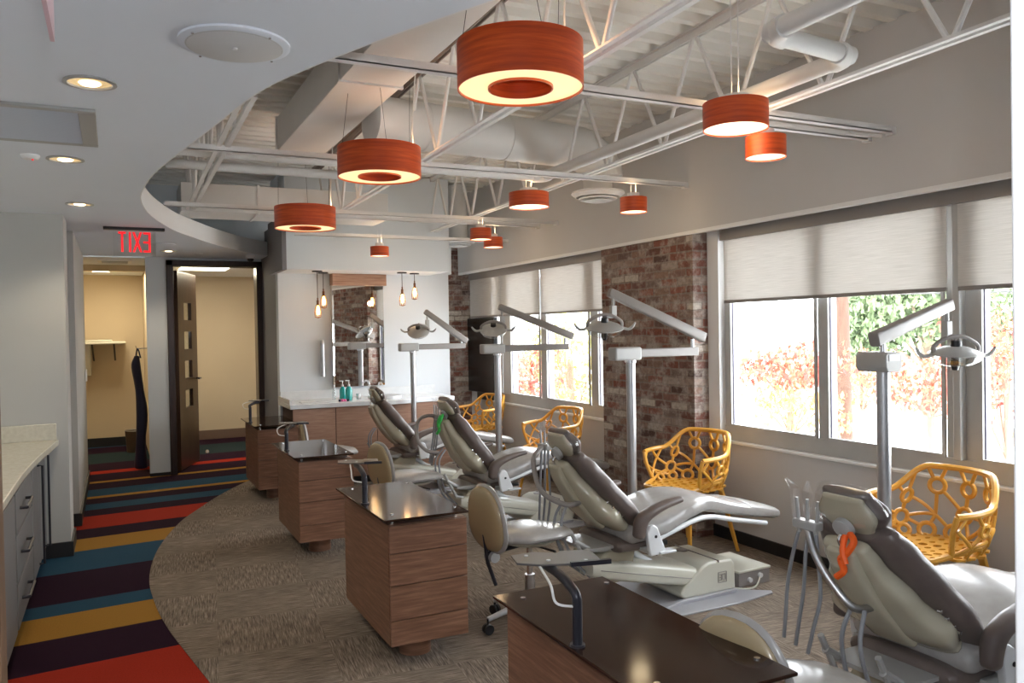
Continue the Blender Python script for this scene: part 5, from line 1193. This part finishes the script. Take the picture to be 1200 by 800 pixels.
foliage('red_shrub', 'bright red shrub seen just left of the window post', ray_pt(1090, 460, 11), (0.9, 0.9, 0.45), 1300, M['leaf_red'], 0.05, seed=5)
foliage('red_shrub', 'tall red and orange shrub seen in the pane next to the white casing', ray_pt(1180, 450, 9), (0.8, 0.8, 1.0), 1500, M['leaf_red'], 0.04, seed=6)
foliage('orange_shrub', 'sparse orange shrub behind the wooden utility pole', ray_pt(1010, 450, 15), (0.9, 0.9, 0.6), 500, M['leaf_orange'], 0.06, seed=7)
foliage('green_tree', 'green tree at the right of the wooden utility pole', ray_pt(1085, 355, 20), (2.2, 2.2, 1.8), 9000, M['leaf_green'], 0.10, seed=8)
foliage('green_tree', 'green tree top seen in the pane next to the white casing', ray_pt(1240, 352, 17), (2.6, 2.6, 1.7), 6000, M['leaf_green'], 0.09, seed=9)
foliage('green_tree', 'dark green tree partly behind the wooden utility pole', ray_pt(1000, 375, 27), (1.0, 1.0, 2.2), 3500, M['leaf_green'], 0.10, seed=12)
foliage('orange_shrub', 'orange leaved shrub in the left panes of the far window', ray_pt(620, 445, 13), (0.8, 0.8, 0.6), 1000, M['leaf_red'], 0.05, seed=13)
foliage('autumn_tree', 'yellow green autumn tree in the middle panes of the far window', ray_pt(668, 425, 14), (1.1, 1.1, 1.2), 1700, M['leaf_yellow'], 0.06, seed=14)
foliage('autumn_tree', 'green and orange autumn tree right by the brick column edge', ray_pt(715, 415, 13), (0.8, 0.8, 1.0), 1200, M['leaf_yellow'], 0.055, seed=15)
# utility pole and wires
p = ray_pt(988, 430, 13)
t = thing('utility_pole', 'brown wooden utility pole seen through the near window', 'utility pole', (p.x, p.y, -1.2))
bm = newbm(); tube(bm, [(0, 0, 0), (-0.25, 0, 9)], [0.16, 0.12], 16); obj('pole_shaft', bm, M['pole'], t, smooth=True)
bm = newbm(); box(bm, -0.9, 0.8, -0.06, 0.06, 7.6, 7.72); obj('crossarm', bm, M['pole'], t)
for i, (z, lb) in enumerate(((2.35, 'upper'), (2.15, 'middle'), (1.95, 'lower'))):
    bm = newbm(); a = p + Vector((12, -9, 0)); b = p + Vector((-9, 8, 0))
    q = Vector((p.x - 0.12, p.y - 0.17, 0))
    tube(bm, smooth_path([(a.x, a.y, z + 0.5), (q.x + 6, q.y - 4.5, z + 0.05), (q.x, q.y, z), (q.x - 5, q.y + 4.4, z + .05), (b.x, b.y, z + .4)], 5), 0.012, 5); tag(obj('overhead_wire', bm, M['wire']), '%s overhead wire carried by the wooden utility pole' % lb, 'wire')
# white house
hp = ray_pt(905, 380, 34)
t = thing('white_house', 'white sided house beyond the shrubs, with one small grey window', 'house', (hp.x, hp.y, -1.2), math.radians(-50))
bm = newbm(); box(bm, -4.0, 1.9, 0, 6, 0, 6.0); obj('house_wall', bm, M['siding'], t)
bm = newbm(); prism(bm, [(-4.3, 5.95), (-1.0, 7.6), (2.2, 5.95), (2.2, 6.1), (-1.0, 7.8), (-4.3, 6.1)], -0.3, 6.3, 'y'); obj('house_roof', bm, mat('grey_shingle', (0.3, 0.32, 0.34), 0.8), t)
bm = newbm(); box(bm, -0.22, 0.22, -0.04, 0.02, 2.9, 3.95); obj('house_window', bm, mat('dull_glass', (0.35, 0.4, 0.38), 0.3), t)
hp = ray_pt(655, 380, 24)
t = thing('low_house', 'pale house with dark eaves seen through the far window', 'house', (hp.x, hp.y, -1.2), math.radians(-40))
bm = newbm(); box(bm, -3, 3, 0, 5, 0, 3.2); obj('house_wall', bm, M['siding'], t)
bm = newbm(); prism(bm, [(-3.4, 3.2), (3.4, 3.2), (2.8, 4.2), (-2.8, 4.2)], -0.4, 5.4, 'y'); obj('house_roof', bm, mat('dark_shingle', (0.16, 0.18, 0.2), 0.8), t)
